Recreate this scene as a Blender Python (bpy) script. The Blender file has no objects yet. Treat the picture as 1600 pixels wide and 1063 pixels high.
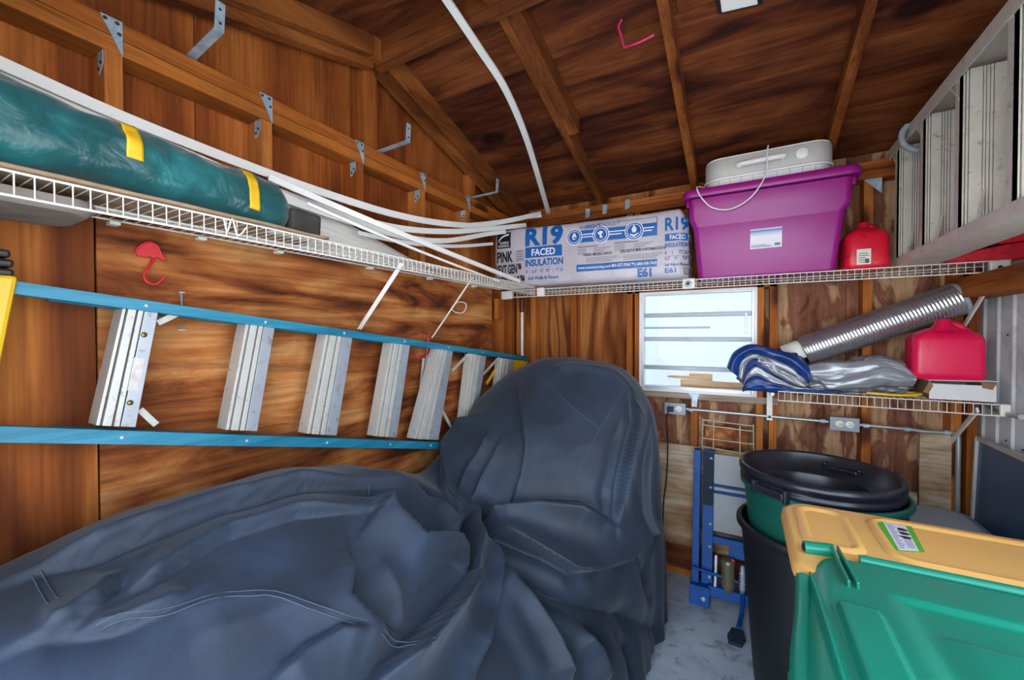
import bpy, bmesh, math, random
import numpy as np
from mathutils import Vector, Matrix, noise as mnoise
random.seed(7)
PI = math.pi
SC = bpy.context.scene
COL = SC.collection

# ---------------------------------------------------------------- camera, world, sun, lights, exposure
CF, YAW, PIT, ROL = 636.0, 0.5157376, -0.015141, -0.0022226
EYE = Vector((0, 0, 1.5))
_f = Vector((-math.sin(YAW)*math.cos(PIT), math.cos(YAW)*math.cos(PIT), math.sin(PIT)))
_r0 = Vector((math.cos(YAW), math.sin(YAW), 0)); _u0 = _r0.cross(_f)
_r = _r0*math.cos(ROL) + _u0*math.sin(ROL); _u = _u0*math.cos(ROL) - _r0*math.sin(ROL)
cd = bpy.data.cameras.new('camera'); cam = bpy.data.objects.new('camera', cd); COL.objects.link(cam)
cd.sensor_fit = 'HORIZONTAL'; cd.sensor_width = 36; cd.lens = CF/1600*36; cd.clip_start = .02; cd.clip_end = 200
M = Matrix((_r, _u, -_f)).transposed().to_4x4(); M.translation = EYE
cam.matrix_world = M
SC.camera = cam

def at(px, py, axis, val):
    """point of the plane axis=val seen at a place of the measured photograph (survey helper)"""
    d = _r*((px-800)/CF) - _u*((py-531.5)/CF) + _f
    i = 'xyz'.index(axis)
    return EYE + d*((val-EYE[i])/d[i])

vs = SC.view_settings
vs.view_transform = 'Standard'; vs.look = 'None'; vs.gamma = 1; vs.use_curve_mapping = False
vs.exposure = EXPOSURE = 0.8
SC.display_settings.display_device = 'sRGB'

W = bpy.data.worlds.new('sky'); SC.world = W; W.use_nodes = True
nt = W.node_tree; nt.nodes.clear()
wo = nt.nodes.new('ShaderNodeOutputWorld'); bg = nt.nodes.new('ShaderNodeBackground')
tc = nt.nodes.new('ShaderNodeTexCoord'); sp = nt.nodes.new('ShaderNodeSeparateXYZ'); rp = nt.nodes.new('ShaderNodeValToRGB')
nt.links.new(tc.outputs['Generated'], sp.inputs[0]); nt.links.new(sp.outputs['Z'], rp.inputs[0])
rp.color_ramp.elements[0].position = 0.0; rp.color_ramp.elements[0].color = (.93, .965, 1.0, 1)
rp.color_ramp.elements[1].position = .7; rp.color_ramp.elements[1].color = (.50, .70, 1.0, 1)
nt.links.new(rp.outputs[0], bg.inputs[0]); nt.links.new(bg.outputs[0], wo.inputs[0])
bg.inputs[1].default_value = SKY = 3.9

sl = bpy.data.lights.new('sun', 'SUN'); sun = bpy.data.objects.new('sun', sl); COL.objects.link(sun)
sl.energy = 9.0; sl.angle = .02; sl.color = (1, .92, .80)
sun.rotation_euler = Vector((.75, -.16, -.65)).to_track_quat('-Z', 'Y').to_euler()

# ---------------------------------------------------------------- helpers
def lin(h):
    h = h.lstrip('#'); v = [int(h[i:i+2], 16)/255 for i in (0, 2, 4)]
    return tuple((c/12.92 if c <= .04045 else ((c+.055)/1.055)**2.4) for c in v) + (1,)

class NT:
    def __init__(s, name):
        s.m = bpy.data.materials.new(name); s.m.use_nodes = True; s.t = s.m.node_tree
        s.b = s.t.nodes['Principled BSDF']
    def n(s, typ, **kw):
        o = s.t.nodes.new('ShaderNode'+typ)
        for k, v in kw.items():
            if hasattr(o, k) and k not in ('inputs',): setattr(o, k, v)
        return o
    def l(s, a, b): s.t.links.new(a, b)
    def val(s, node, **kw):
        for k, v in kw.items(): node.inputs[k.replace('_', ' ')].default_value = v
        return node
    def ramp(s, fac, stops, interp='LINEAR'):
        r = s.n('ValToRGB'); cr = r.color_ramp; cr.interpolation = interp
        while len(cr.elements) < len(stops): cr.elements.new(.5)
        for e, (p, c) in zip(cr.elements, stops): e.position = p; e.color = lin(c) if isinstance(c, str) else c
        if fac is not None: s.l(fac, r.inputs[0])
        return r.outputs[0]
    def mul(s, a, b, fac=1.0):
        m = s.n('Mix', data_type='RGBA', blend_type='MULTIPLY'); m.inputs[0].default_value = fac
        s.l(a, m.inputs[6]); s.l(b, m.inputs[7]); return m.outputs[2]
    def mix(s, fac, a, b):
        m = s.n('Mix', data_type='RGBA')
        if isinstance(fac, float): m.inputs[0].default_value = fac
        else: s.l(fac, m.inputs[0])
        s.l(a, m.inputs[6]); s.l(b, m.inputs[7]); return m.outputs[2]
    def noise(s, vec, scale, detail=3, dist=0, rough=.5):
        n = s.n('TexNoise'); s.val(n, Scale=scale, Detail=detail, Distortion=dist, Roughness=rough); s.l(vec, n.inputs['Vector']); return n.outputs['Fac']
    def coords(s, scale=(1, 1, 1), rnd=True):
        tc = s.n('TexCoord'); v = tc.outputs['Object']
        if rnd:
            oi = s.n('ObjectInfo'); mm = s.n('Vec' + 'torMath'); mm.operation = 'MULTIPLY_ADD'
            s.l(oi.outputs['Random'], mm.inputs[0]); mm.inputs[1].default_value = (37, 53, 71); s.l(v, mm.inputs[2]); v = mm.outputs[0]
        mp = s.n('Mapping'); mp.inputs['Scale'].default_value = scale; s.l(v, mp.inputs[0]); return mp.outputs[0], v
    def bump(s, h, strength=.2, dist=.005):
        b = s.n('Bump'); b.inputs['Strength'].default_value = strength; b.inputs['Distance'].default_value = dist
        s.l(h, b.inputs['Height']); s.l(b.outputs[0], s.b.inputs['Normal'])

def wood(name, cols, axis='z', stretch=7., scale=2.2, rings=5., fiber=90., knots=.0, rough=.75, stain=.5, flame=.4, fine=.55, lo=.3, hi=.7):
    t = NT(name)
    st = [1, 1, 1]; st['xyz'.index(axis)] = 1/stretch
    v, raw = t.coords(tuple(st))
    n1 = t.noise(v, scale, 2, .4)
    m = t.n('Math', operation='MULTIPLY'); t.l(n1, m.inputs[0]); m.inputs[1].default_value = rings*6.283
    sn = t.n('Math', operation='SINE'); t.l(m.outputs[0], sn.inputs[0])
    mr = t.n('MapRange'); mr.inputs[1].default_value = -1; mr.inputs[3].default_value = .2; mr.inputs[4].default_value = .8; t.l(sn.outputs[0], mr.inputs[0])
    nf = t.noise(v, scale*2.2, 7, 1.1, .62)
    mx = t.n('Mix', data_type='FLOAT'); mx.inputs[0].default_value = flame; t.l(mr.outputs[0], mx.inputs[2]); t.l(nf, mx.inputs[3])
    k = len(cols)
    c = t.ramp(mx.outputs[0], [(lo+(hi-lo)*i/(k-1), cols[i]) for i in range(k)])
    def stretched(f):
        st2 = [1, 1, 1]; st2['xyz'.index(axis)] = f
        mp = t.n('Mapping'); mp.inputs['Scale'].default_value = st2; t.l(raw, mp.inputs[0]); return mp.outputs[0]
    fb = t.noise(stretched(.03), fiber, 2)
    c = t.mul(c, t.ramp(fb, [(.25, (fine, fine*.90, fine*.82, 1)), (.62, (1, 1, 1, 1))]), .8)
    sk = t.noise(stretched(.09), 22, 5, .5, .68)
    c = t.mul(c, t.ramp(sk, [(.33, (.38, .30, .25, 1)), (.46, (1, 1, 1, 1))]), stain*1.3 if stain < .75 else 1.)
    sn2 = t.noise(raw, 2.6, 5, .3, .6)
    c = t.mul(c, t.ramp(sn2, [(.36, (1-stain*.7, 1-stain*.74, 1-stain*.78, 1)), (.55, (1, 1, 1, 1))]), .8)
    if knots:
        vo = t.n('TexVoronoi'); vo.inputs['Scale'].default_value = knots; t.l(stretched(.6), vo.inputs['Vector'])
        c = t.mul(c, t.ramp(vo.outputs['Distance'], [(.10, (.12, .07, .05, 1)), (.17, (1, 1, 1, 1))]), .9)
    t.l(c, t.b.inputs['Base Color']); t.b.inputs['Roughness'].default_value = rough
    t.b.inputs['Specular IOR Level'].default_value = .25
    t.bump(fb, .3, .003)
    return t.m

def plain(name, col, rough=.5, metal=0., var=.12, vscale=8., bump=0., bscale=60., spec=.5, trans=0., dirt=None, coat=0.):
    t = NT(name); v, raw = t.coords()
    n = t.noise(raw, vscale, 4)
    c0 = lin(col) if isinstance(col, str) else col
    lo = tuple(x*(1-var) for x in c0[:3])+(1,); hi = tuple(min(1, x*(1+var)) for x in c0[:3])+(1,)
    c = t.ramp(n, [(.3, lo), (.7, hi)])
    if dirt:
        dn = t.noise(raw, dirt[1], 5, .4, .65); dr = t.ramp(dn, [(dirt[2], dirt[0]), (dirt[2]+.1, (1, 1, 1, 1))]); c = t.mul(c, dr, .85)
    t.l(c, t.b.inputs['Base Color'])
    t.b.inputs['Roughness'].default_value = rough; t.b.inputs['Metallic'].default_value = metal
    t.b.inputs['Specular IOR Level'].default_value = spec
    if trans: t.b.inputs['Transmission Weight'].default_value = trans
    if coat: t.b.inputs['Coat Weight'].default_value = coat
    if bump: t.bump(t.noise(raw, bscale, 3), bump, .004)
    return t.m

class MB:
    """collects shapes into one mesh"""
    def __init__(s): s.v = []; s.f = []; s.sm = []
    def add(s, vs, fs, smooth=False):
        b = len(s.v); s.v += [Vector(v) for v in vs]; s.f += [tuple(i+b for i in f) for f in fs]; s.sm += [smooth]*len(fs); return s
    def hexa(s, p):   # 8 corners: bottom 4 ccw, top 4
        return s.add(p, [(3, 2, 1, 0), (4, 5, 6, 7), (0, 1, 5, 4), (1, 2, 6, 5), (2, 3, 7, 6), (3, 0, 4, 7)])
    def box(s, lo, hi):
        (a, b, c), (d, e, f) = lo, hi
        a, d = min(a, d), max(a, d); b, e = min(b, e), max(b, e); c, f = min(c, f), max(c, f)
        return s.hexa([(a, b, c), (d, b, c), (d, e, c), (a, e, c), (a, b, f), (d, b, f), (d, e, f), (a, e, f)])
    def bar(s, p, q, w, h, up=(0, 0, 1)):   # box section w (sideways) x h (along up) between two points
        p, q = Vector(p), Vector(q); d = (q-p).normalized(); up = Vector(up)
        sd = d.cross(up).normalized(); u = sd.cross(d).normalized(); a = sd*w/2; b = u*h/2
        return s.hexa([p-a-b, p+a-b, q+a-b, q-a-b, p-a+b, p+a+b, q+a+b, q-a+b])
    def tube(s, pts, r, n=8, cap=True, smooth=True, closed=False):
        pts = [Vector(p) for p in pts]; N = len(pts); rr = r if isinstance(r, (list, tuple)) else [r]*N
        vs = []; up = None
        for i, p in enumerate(pts):
            if closed: d = pts[(i+1) % N]-pts[i-1]
            else: d = pts[min(i+1, N-1)]-pts[max(i-1, 0)]
            d.normalize()
            if up is None: up = Vector((0, 0, 1)) if abs(d.z) < .9 else Vector((1, 0, 0))
            sd = d.cross(up).normalized(); up = sd.cross(d).normalized()
            for k in range(n):
                a = 2*PI*k/n; vs.append(p+(sd*math.cos(a)+up*math.sin(a))*rr[i])
        fs = []
        for i in range(N if closed else N-1):
            j = (i+1) % N
            for k in range(n): fs.append((i*n+k, i*n+(k+1) % n, j*n+(k+1) % n, j*n+k))
        s.add(vs, fs, smooth)
        if cap and not closed: s.add(vs[:n], [tuple(range(n))[::-1]]); s.add(vs[-n:], [tuple(range(n))])
        return s
    def lathe(s, prof, c, n=48, axis=(0, 0, 1), smooth=True, a0=0, a1=2*PI, xdir=None):
        ax = Vector(axis).normalized(); x = Vector(xdir) if xdir else (Vector((1, 0, 0)) if abs(ax.x) < .9 else Vector((0, 1, 0)))
        x = (x-ax*x.dot(ax)).normalized(); y = ax.cross(x); c = Vector(c); full = abs(a1-a0-2*PI) < 1e-6
        m = n if full else n+1; vs = []
        for (r, h) in prof:
            for k in range(m):
                a = a0+(a1-a0)*k/n; vs.append(c+ax*h+(x*math.cos(a)+y*math.sin(a))*r)
        fs = []
        for i in range(len(prof)-1):
            for k in range(n):
                k2 = (k+1) % m; fs.append((i*m+k, i*m+k2, (i+1)*m+k2, (i+1)*m+k))
        return s.add(vs, fs, smooth)
    def prism(s, pts, d):   # polygon pts extruded by vector d
        pts = [Vector(p) for p in pts]; n = len(pts); d = Vector(d)
        return s.add(pts+[p+d for p in pts], [tuple(range(n))[::-1], tuple(range(n, 2*n))]+[(i, (i+1) % n, n+(i+1) % n, n+i) for i in range(n)])
    def grid(s, fn, nu, nv, smooth=True, closeu=False):
        vs = [fn(i/(nu if closeu else nu-1), j/(nv-1)) for i in range(nu) for j in range(nv)]
        fs = [(i*nv+j, ((i+1) % nu)*nv+j, ((i+1) % nu)*nv+j+1, i*nv+j+1) for i in range(nu if closeu else nu-1) for j in range(nv-1)]
        return s.add(vs, fs, smooth)
    def build(s, name, mat, parent=None, bevel=0, kind=None, label=None, segs=2, solid=0, offset=-1, fixn=True):
        me = bpy.data.meshes.new(name)
        off = origin(parent) if parent else Vector((0, 0, 0))
        me.from_pydata([v-off for v in s.v], [], s.f); me.polygons.foreach_set('use_smooth', s.sm)
        if fixn:
            b = bmesh.new(); b.from_mesh(me); bmesh.ops.recalc_face_normals(b, faces=b.faces); b.to_mesh(me); b.free()
        me.materials.append(mat); o = bpy.data.objects.new(name, me); COL.objects.link(o)
        if parent: o.parent = parent
        if solid:
            m = o.modifiers.new('solid', 'SOLIDIFY'); m.thickness = solid; m.offset = offset
        if bevel:
            m = o.modifiers.new('bevel', 'BEVEL'); m.width = bevel; m.segments = segs; m.limit_method = 'ANGLE'; m.angle_limit = .6
            m.harden_normals = False
        if kind: o['kind'] = kind
        if label: o['label'] = label
        return o

def origin(o):
    v = Vector(o.location)
    while o.parent: o = o.parent; v += o.location
    return v
def tag(o, label, cat, group=None):
    o['label'] = label; o['category'] = cat
    if group: o['group'] = group
    return o
def thing(name, label, cat, loc=(0, 0, 0), group=None):
    o = bpy.data.objects.new(name, None); COL.objects.link(o); o.location = loc; o.empty_display_size = .05
    return tag(o, label, cat, group)
def struct(o): o['kind'] = 'structure'; return o
def dup(root, delta, label=None, group=None):
    r = root.copy(); COL.objects.link(r); r.location = root.location+Vector(delta)
    if label: r['label'] = label
    if group: r['group'] = group
    for ch in list(root.children):
        c = ch.copy(); COL.objects.link(c); c.parent = r
        for g in ch.children: d = g.copy(); COL.objects.link(d); d.parent = c
    return r
def smooth_path(pts, n=8):
    P = [Vector(p) for p in pts]; out = []
    for i in range(len(P)-1):
        a = P[max(i-1, 0)]; b = P[i]; c = P[i+1]; d = P[min(i+2, len(P)-1)]
        for k in range(n):
            t = k/n; out.append(.5*((2*b)+(c-a)*t+(2*a-5*b+4*c-d)*t*t+(3*b-a-3*c+d)*t**3))
    return out+[P[-1]]
def text_mesh(s, size, bold=0., spacing=1.0, width=None, align='LEFT'):
    cu = bpy.data.curves.new('t', 'FONT'); cu.body = s; cu.size = size; cu.offset = bold*size; cu.space_character = spacing
    cu.align_x = align; cu.resolution_u = 3
    o = bpy.data.objects.new('t', cu); COL.objects.link(o)
    me = bpy.data.meshes.new_from_object(o.evaluated_get(bpy.context.evaluated_depsgraph_get()))
    b = bmesh.new(); b.from_mesh(me)
    ys_ = [v.co.y for v in b.verts]; st = max(.010, size*.12); yv = (min(ys_) if ys_ else 0)+st
    while ys_ and yv < max(ys_):      # cut across so that the letters can follow a curved face
        bmesh.ops.bisect_plane(b, geom=b.verts[:]+b.edges[:]+b.faces[:], plane_co=(0, yv, 0), plane_no=(0, 1, 0)); yv += st
    b.verts.index_update(); vs = [tuple(v.co) for v in b.verts]; fs = [tuple(v.index for v in f.verts) for f in b.faces]; b.free()
    bpy.data.objects.remove(o); bpy.data.curves.remove(cu); bpy.data.meshes.remove(me)
    if width and vs:
        x0 = min(v[0] for v in vs); x1 = max(v[0] for v in vs); k = width/(x1-x0)
        if align == 'CENTER': vs = [(v[0]*k, v[1], 0) for v in vs]
        else: vs = [((v[0]-x0)*k, v[1], 0) for v in vs]
    return vs, fs

# ---------------------------------------------------------------- materials
m_ply_v = wood('plywood_vertical', ['#5f2a0c', '#97501d', '#bb7030', '#b0662a'], 'z', 9, 2.6, 11, 80, 0, stain=.25, flame=.2, lo=.24, hi=.72)
m_ply_h = wood('plywood_horizontal', ['#4f230d', '#8c4a1f', '#b56f38', '#cd9157'], 'y', 4.5, 4.2, 4, 90, 0, stain=.5, flame=.72, lo=.33, hi=.66)
m_sheath = wood('sheathing', ['#7c3a12', '#a5571f', '#b5672b'], 'z', 9, 2.6, 3, 110, 0, stain=.45, flame=.4)
m_stud = wood('framing_lumber', ['#9a4f19', '#bd6c2b', '#c97f3c'], 'z', 14, 3.5, 2, 130, 2.6, stain=.35)
m_beam = wood('framing_beam', ['#82400f', '#a8591d', '#bb6e2a'], 'y', 14, 3.5, 2, 130, 2.8, stain=.5)
m_plate = wood('framing_plate', ['#84431a', '#a85c25', '#ba7032'], 'x', 14, 3.5, 2, 130, 2.6, stain=.5)
m_raft = wood('rafter_wood', ['#6b3613', '#945120', '#aa642c'], 'y', 12, 3.5, 2, 120, 2.6, stain=.5)
m_ridge = wood('ridge_wood', ['#5c2e12', '#84481f', '#995a2a'], 'x', 12, 3.5, 2, 120, 2.6, stain=.5)
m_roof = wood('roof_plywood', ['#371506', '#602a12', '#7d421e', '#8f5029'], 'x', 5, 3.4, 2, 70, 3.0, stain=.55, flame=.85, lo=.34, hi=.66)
m_back = wood('back_plywood', ['#743b16', '#a3602e', '#bb7b42', '#a9682f'], 'z', 5, 2.2, 8, 80, 0, stain=.3, flame=.35)
m_back_r = wood('back_plywood_blotchy', ['#5e3020', '#85523a', '#94624a', '#8a563c', '#c9a078'], 'z', 3.0, 6.5, 2.2, 60, 0, stain=.35, flame=.6, lo=.3, hi=.60)
m_back_l = wood('back_plywood_scraped', ['#6d4a33', '#9a7253', '#b8936c', '#d8c4a8'], 'x', 2.6, 2.6, 2.5, 50, 0, stain=.5, flame=.6)
m_grayw = wood('weathered_trim', ['#8a6f62', '#a89184', '#b8a498'], 'x', 12, 4, 2, 100, 2.6, stain=.4)
m_galv = plain('galvanized_steel', '#a9bac6', .42, .3, .25, 30, .1, 120)
m_screw = plain('dark_screw', '#3b3b3d', .5, .6)
m_alu = plain('aluminium', '#c2bfb8', .4, .25, .06, 14, .08, 90, dirt=((.45, .40, .36, 1), 60, .30))
m_alu2 = plain('aluminium_dull', '#cdc7bb', .45, .2, .07, 14, .08, 90, dirt=((.55, .49, .44, 1), 34, .31))
m_white_wire = plain('white_vinyl_wire', '#e6e0d6', .4, 0, .06)
m_white = plain('white_vinyl', '#e9e6e1', .38, 0, .04, 5)
m_white_ridge = plain('white_ribbed_vinyl', '#dedbd4', .42, 0, .05, 5)
m_red = plain('red_rubber', '#d0222c', .45, 0, .15)
m_pink = plain('pink_vinyl', '#c92a63', .4)
m_black = plain('black_plastic', '#1c1c1e', .45, 0, .2)
m_grey_box = plain('grey_outlet_steel', '#8d97a3', .45, .35, .1)
m_ivory = plain('ivory_plastic', '#e8e2cf', .35)
m_blue_paint = plain('blue_paint', '#084a92', .5, .0, .18, 12, .05, 80, spec=.3)
# ---------------------------------------------------------------- the setting
XL, XR, YB, YF = -1.48, .93, 2.70, 0.02      # stud faces
ZE, YRG, SLP = 2.375, 1.353, .288            # eave, ridge line, roof slope
def zroof(y): return ZE+SLP*(YB-y) if y > YRG else ZE+SLP*(YB-YRG)-SLP*(YRG-y)
ZR = zroof(YRG)
m_conc = NT('concrete'); _v, _raw = m_conc.coords(rnd=False)
_c = m_conc.ramp(m_conc.noise(_raw, 3.2, 6, .2, .62), [(.3, '#8d969e'), (.5, '#bcc4cb'), (.68, '#d2d8dd')])
_c = m_conc.mul(_c, m_conc.ramp(m_conc.noise(_raw, 9, 5, 1.0, .7), [(.36, (.35, .37, .4, 1)), (.46, (1, 1, 1, 1))]), .7)
m_conc.l(_c, m_conc.b.inputs['Base Color']); m_conc.b.inputs['Roughness'].default_value = .6; m_conc.bump(m_conc.noise(_raw, 70, 4), .2, .003)
m_conc = m_conc.m
m_drive = plain('driveway_concrete', '#c9c6bf', .85, 0, .1, 1.5)
struct(MB().box((-1.62, -.06, -.12), (1.08, 2.88, 0)).build('floor', m_conc))
struct(MB().box((-14, -16, -.2), (14, 24, -.121)).build('driveway', m_drive))

# left wall: outer skin, then sheathing, studs, plates and inner plywood sheets
m_skin = plain('painted_siding', '#cfcac0', .7, 0, .05)
gz = lambda y, o=0: zroof(y)+.10+o
wl = MB(); wl.prism([(XL-.105, -.06, -.02), (XL-.105, 2.86, -.02), (XL-.105, 2.86, gz(2.86)), (XL-.105, YRG, gz(YRG)), (XL-.105, -.06, gz(-.06))], (-.02, 0, 0))
wl = struct(wl.build('wall_left', m_skin))
SX = XL-.09      # sheathing face
ys = [0.0, .66, 1.27, 1.88, 2.84]
for a, b in zip(ys[:-1], ys[1:]):
    p = [(SX, a+.001, 0), (SX, b-.001, 0), (SX, b-.001, gz(b))] + ([(SX, YRG, gz(YRG))] if a < YRG < b else []) + [(SX, a+.001, gz(a))]
    MB().prism(p, (-.012, 0, 0)).build('sheathing_panel', m_sheath, wl)
for k in range(-1, 6):
    y = .455+k*.4064
    if k == 5: y = 2.50
    MB().box((SX+.001, y-.038, .04), (XL, y, 2.262)).build('stud', m_stud, wl, bevel=.002)
MB().box((SX+.001, 2.61, .04), (XL, 2.648, 2.262)).build('stud', m_stud, wl, bevel=.002)
MB().box((SX+.001, .0, 0), (XL, 2.70, .04)).build('bottom_plate', m_beam, wl, bevel=.002)
for z0, z1 in ((2.262, 2.304), (2.306, 2.352)):
    MB().box((SX+.001, 0.0, z0), (XL, 2.79, z1)).build('top_plate', m_beam, wl, bevel=.003)
for y in (1.36, 2.18):   # short gable studs
    MB().box((SX+.001, y-.05, 2.353), (XL-.045, y+.03, zroof(y)-.005)).build('gable_stud', m_stud, wl, bevel=.002)
MB().box((XL+.001, -.02, .03), (XL+.013, .388, 1.845)).build('plywood_panel', m_ply_v, wl, bevel=.0015)
MB().box((XL+.001, .392, .03), (XL+.013, 2.315, 1.835)).build('plywood_panel', m_ply_h, wl, bevel=.0015)
MB().box((XL+.001, 2.362, 1.60), (XL+.03, 2.44, 1.74)).build('wood_block', m_stud, wl, bevel=.002)

# back wall with the window hole
WX0, WX1, WZ0, WZ1 = -.575, .065, 1.140, 1.757
SY = YB+.09
def holed(mb, y0, y1, x0, x1, z0, z1, hx0, hx1, hz0, hz1):
    mb.box((x0, y0, z0), (hx0, y1, z1)); mb.box((hx1, y0, z0), (x1, y1, z1))
    mb.box((hx0, y0, z0), (hx1, y1, hz0)); mb.box((hx0, y0, hz1), (hx1, y1, z1)); return mb
wb = struct(holed(MB(), SY+.014, SY+.034, -1.6, 1.06, -.02, 2.46, WX0, WX1, WZ0, WZ1).build('wall_back', m_skin))
def bpan(x0, x1, z0, z1, m, y=SY): MB().box((x0+.001, y, z0), (x1-.001, y+.012, z1)).build('plywood_panel', m, wb)
bpan(-1.59, WX0, 0, 2.45, m_back); bpan(WX0, WX1, WZ1, 2.45, m_back); bpan(WX0, WX1, 0, WZ0, m_back_r); bpan(WX1, .48, 0, 2.45, m_back_r); bpan(.48, 1.05, 0, 2.45, m_back_r)
def bstud(x0, x1, z0=.04, z1=2.28, m=m_stud): MB().box((x0, YB, z0), (x1, SY-.001, z1)).build('stud', m, wb, bevel=.002)
bstud(-1.49, -1.452); bstud(-1.37, -1.332)
ax = at(892, 520, 'y', YB).x; bstud(ax, ax+.04)
bstud(-.665, -.627); bstud(-.613, -.577); bstud(.067, .103); bstud(.13, .168); bstud(.533, .571); bstud(.86, .898); bstud(.915, .95)
for x in (-.42, -.275): bstud(x, x+.038, .04, 1.10) if x > -.3 else None
MB().box((WX0-.09, YB, WZ1+.002), (WX1+.10, SY-.001, WZ1+.09)).build('window_header', m_plate, wb, bevel=.002)
MB().box((WX0-.05, YB-.004, WZ0-.042), (WX1+.11, SY-.001, WZ0-.003)).build('window_sill', m_grayw, wb, bevel=.002)
for z0, z1 in ((2.282, 2.326), (2.328, 2.372)):
    MB().box((-1.569, YB, z0), (1.02, SY-.001, z1)).build('top_plate', m_plate, wb, bevel=.003)
MB().box((-1.389, YB, 0), (1.0, SY-.001, .04)).build('bottom_plate', m_plate, wb, bevel=.002)
# scraped lower sheet fixed over the studs, plus the dark kick board below it
MB().box((-.62, YB-.013, .19), (.125, YB-.001, .815)).build('plywood_panel', m_back_l, wb, bevel=.001)
MB().box((-.62, YB-.012, .045), (.13, YB-.001, .187)).build('kick_board', m_roof, wb, bevel=.002)
MB().box((.75, YB-.0125, .42), (.862, YB-.001, 1.018)).build('wood_board', m_back_l, wb, bevel=.002)
MB().box((.42, YB-.012, .56), (.745, YB-.001, .72)).build('wood_board', m_back_l, wb, bevel=.002)

# right wall: ribbed white metal with a wooden girt
m_metal = plain('white_ribbed_metal', '#eef1f3', .38, .0, .06, 3, dirt=((.75, .78, .82, 1), 6, .42))
prof = []; y = 1.22
XM = XR+.05
while y < 2.80:
    for dy, dx in ((0, 0), (.082, 0), (.094, -.006), (.104, -.006), (.112, 0)): prof.append((y+dy, dx))
    y += .118
prof = [(a, b) for a, b in prof if a <= 2.80]+[(2.815, 0)]
mbm = MB(); n = len(prof)
vs = [(XM+b, a, -.02) for a, b in prof]+[(XM+b, a, gz(a, .02)) for a, b in prof]
mbm.add(vs, [(i, i+1, n+i+1, n+i) for i in range(n-1)])
wr = struct(mbm.build('wall_right', m_metal, solid=.01, offset=1))
MB().box((XR-.09, 1.18, 1.655), (XM-.018, 2.69, 1.745)).build('girt', m_beam, wr, bevel=.003)
MB().box((XR-.09, -.02, 2.28), (XM-.018, 2.69, 2.37)).build('top_plate', m_beam, wr, bevel=.003)
MB().box((XR-.02, -.06, 2.10), (XM, 1.219, 2.47)).build('door_header', m_skin, wr); MB().box((XR-.02, -.06, -.02), (XM, .10, 2.10)).build('door_jamb', m_skin, wr); MB().box((XR-.02, 1.18, -.02), (XM, 1.219, 2.10)).build('door_jamb', m_skin, wr)
sm = MB()
for y, z in ((2.54, 1.49), (2.36, 1.42), (2.54, 1.04), (2.42, 1.03), (2.62, 1.30)): sm.lathe([(.0, .004), (.0035, .003), (.0045, 0)], (XM-.001, y, z), 8, (-1, 0, 0))
sm.build('sheet_screw', m_screw, wr)

# front wall: header and jambs round the wide open doorway
wf = struct(MB().box((-1.6, -.10, 2.28), (1.06, -.062, zroof(0)+.12)).build('wall_front', m_skin))
MB().box((-1.6, -.10, -.02), (-.95, -.062, 2.28)).build('door_jamb', m_skin, wf); MB().box((.92, -.10, -.02), (1.06, -.062, 2.28)).build('door_jamb', m_skin, wf)

# roof
m_shingle = plain('roof_covering', '#6a6560', .9)
cl = MB()
for a, b in ((-.35, YRG), (YRG, 3.05)):
    za, zb = zroof(a)+.105, zroof(b)+.105
    cl.hexa([(-1.75, a, za), (1.2, a, za), (1.2, b, zb), (-1.75, b, zb), (-1.75, a, za+.03), (1.2, a, za+.03), (1.2, b, zb+.03), (-1.75, b, zb+.03)])
cl = struct(cl.build('ceiling', m_shingle))
def panel(x0, x1, a, b):
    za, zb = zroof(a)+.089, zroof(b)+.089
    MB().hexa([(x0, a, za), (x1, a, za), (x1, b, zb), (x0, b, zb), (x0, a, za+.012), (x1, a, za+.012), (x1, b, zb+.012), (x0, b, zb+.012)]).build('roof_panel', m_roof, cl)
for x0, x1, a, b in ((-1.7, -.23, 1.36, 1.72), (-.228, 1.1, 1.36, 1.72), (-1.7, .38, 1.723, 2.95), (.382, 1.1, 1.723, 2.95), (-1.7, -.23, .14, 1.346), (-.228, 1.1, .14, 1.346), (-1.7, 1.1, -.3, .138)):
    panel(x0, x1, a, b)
def rafter(x, a, b, w=.038, drop=0):
    za, zb = zroof(a)-drop, zroof(b)-drop
    MB().hexa([(x-w/2, a, za), (x+w/2, a, za), (x+w/2, b, zb), (x-w/2, b, zb), (x-w/2, a, za+.088+drop), (x+w/2, a, za+.088+drop), (x+w/2, b, zb+.088+drop), (x-w/2, b, zb+.088+drop)]).build('rafter', m_raft, cl, bevel=.003)
RX = [-1.452, -.835, -.26, .375, .90]
for x in RX:
    rafter(x, YRG+.02, 2.79); rafter(x, -.05, YRG-.02)
rafter(-1.505, YRG+.02, 2.75, .05, .035); rafter(-1.505, -.05, YRG-.02, .05, .035)   # nailer flush with the gable wall
rafter(-.785, YRG+.02, 2.06, .06, .0)                                             # scab beside the second rafter
MB().box((-1.48, YRG-.019, ZR-.045), (1.02, YRG+.019, ZR+.085)).build('ridge_board', m_ridge, cl, bevel=.003)
MB().box((-1.52, YRG-.06, ZR-.02), (-1.432, YRG-.02, ZR+.07)).build('ridge_block', m_stud, cl, bevel=.003)
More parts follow.
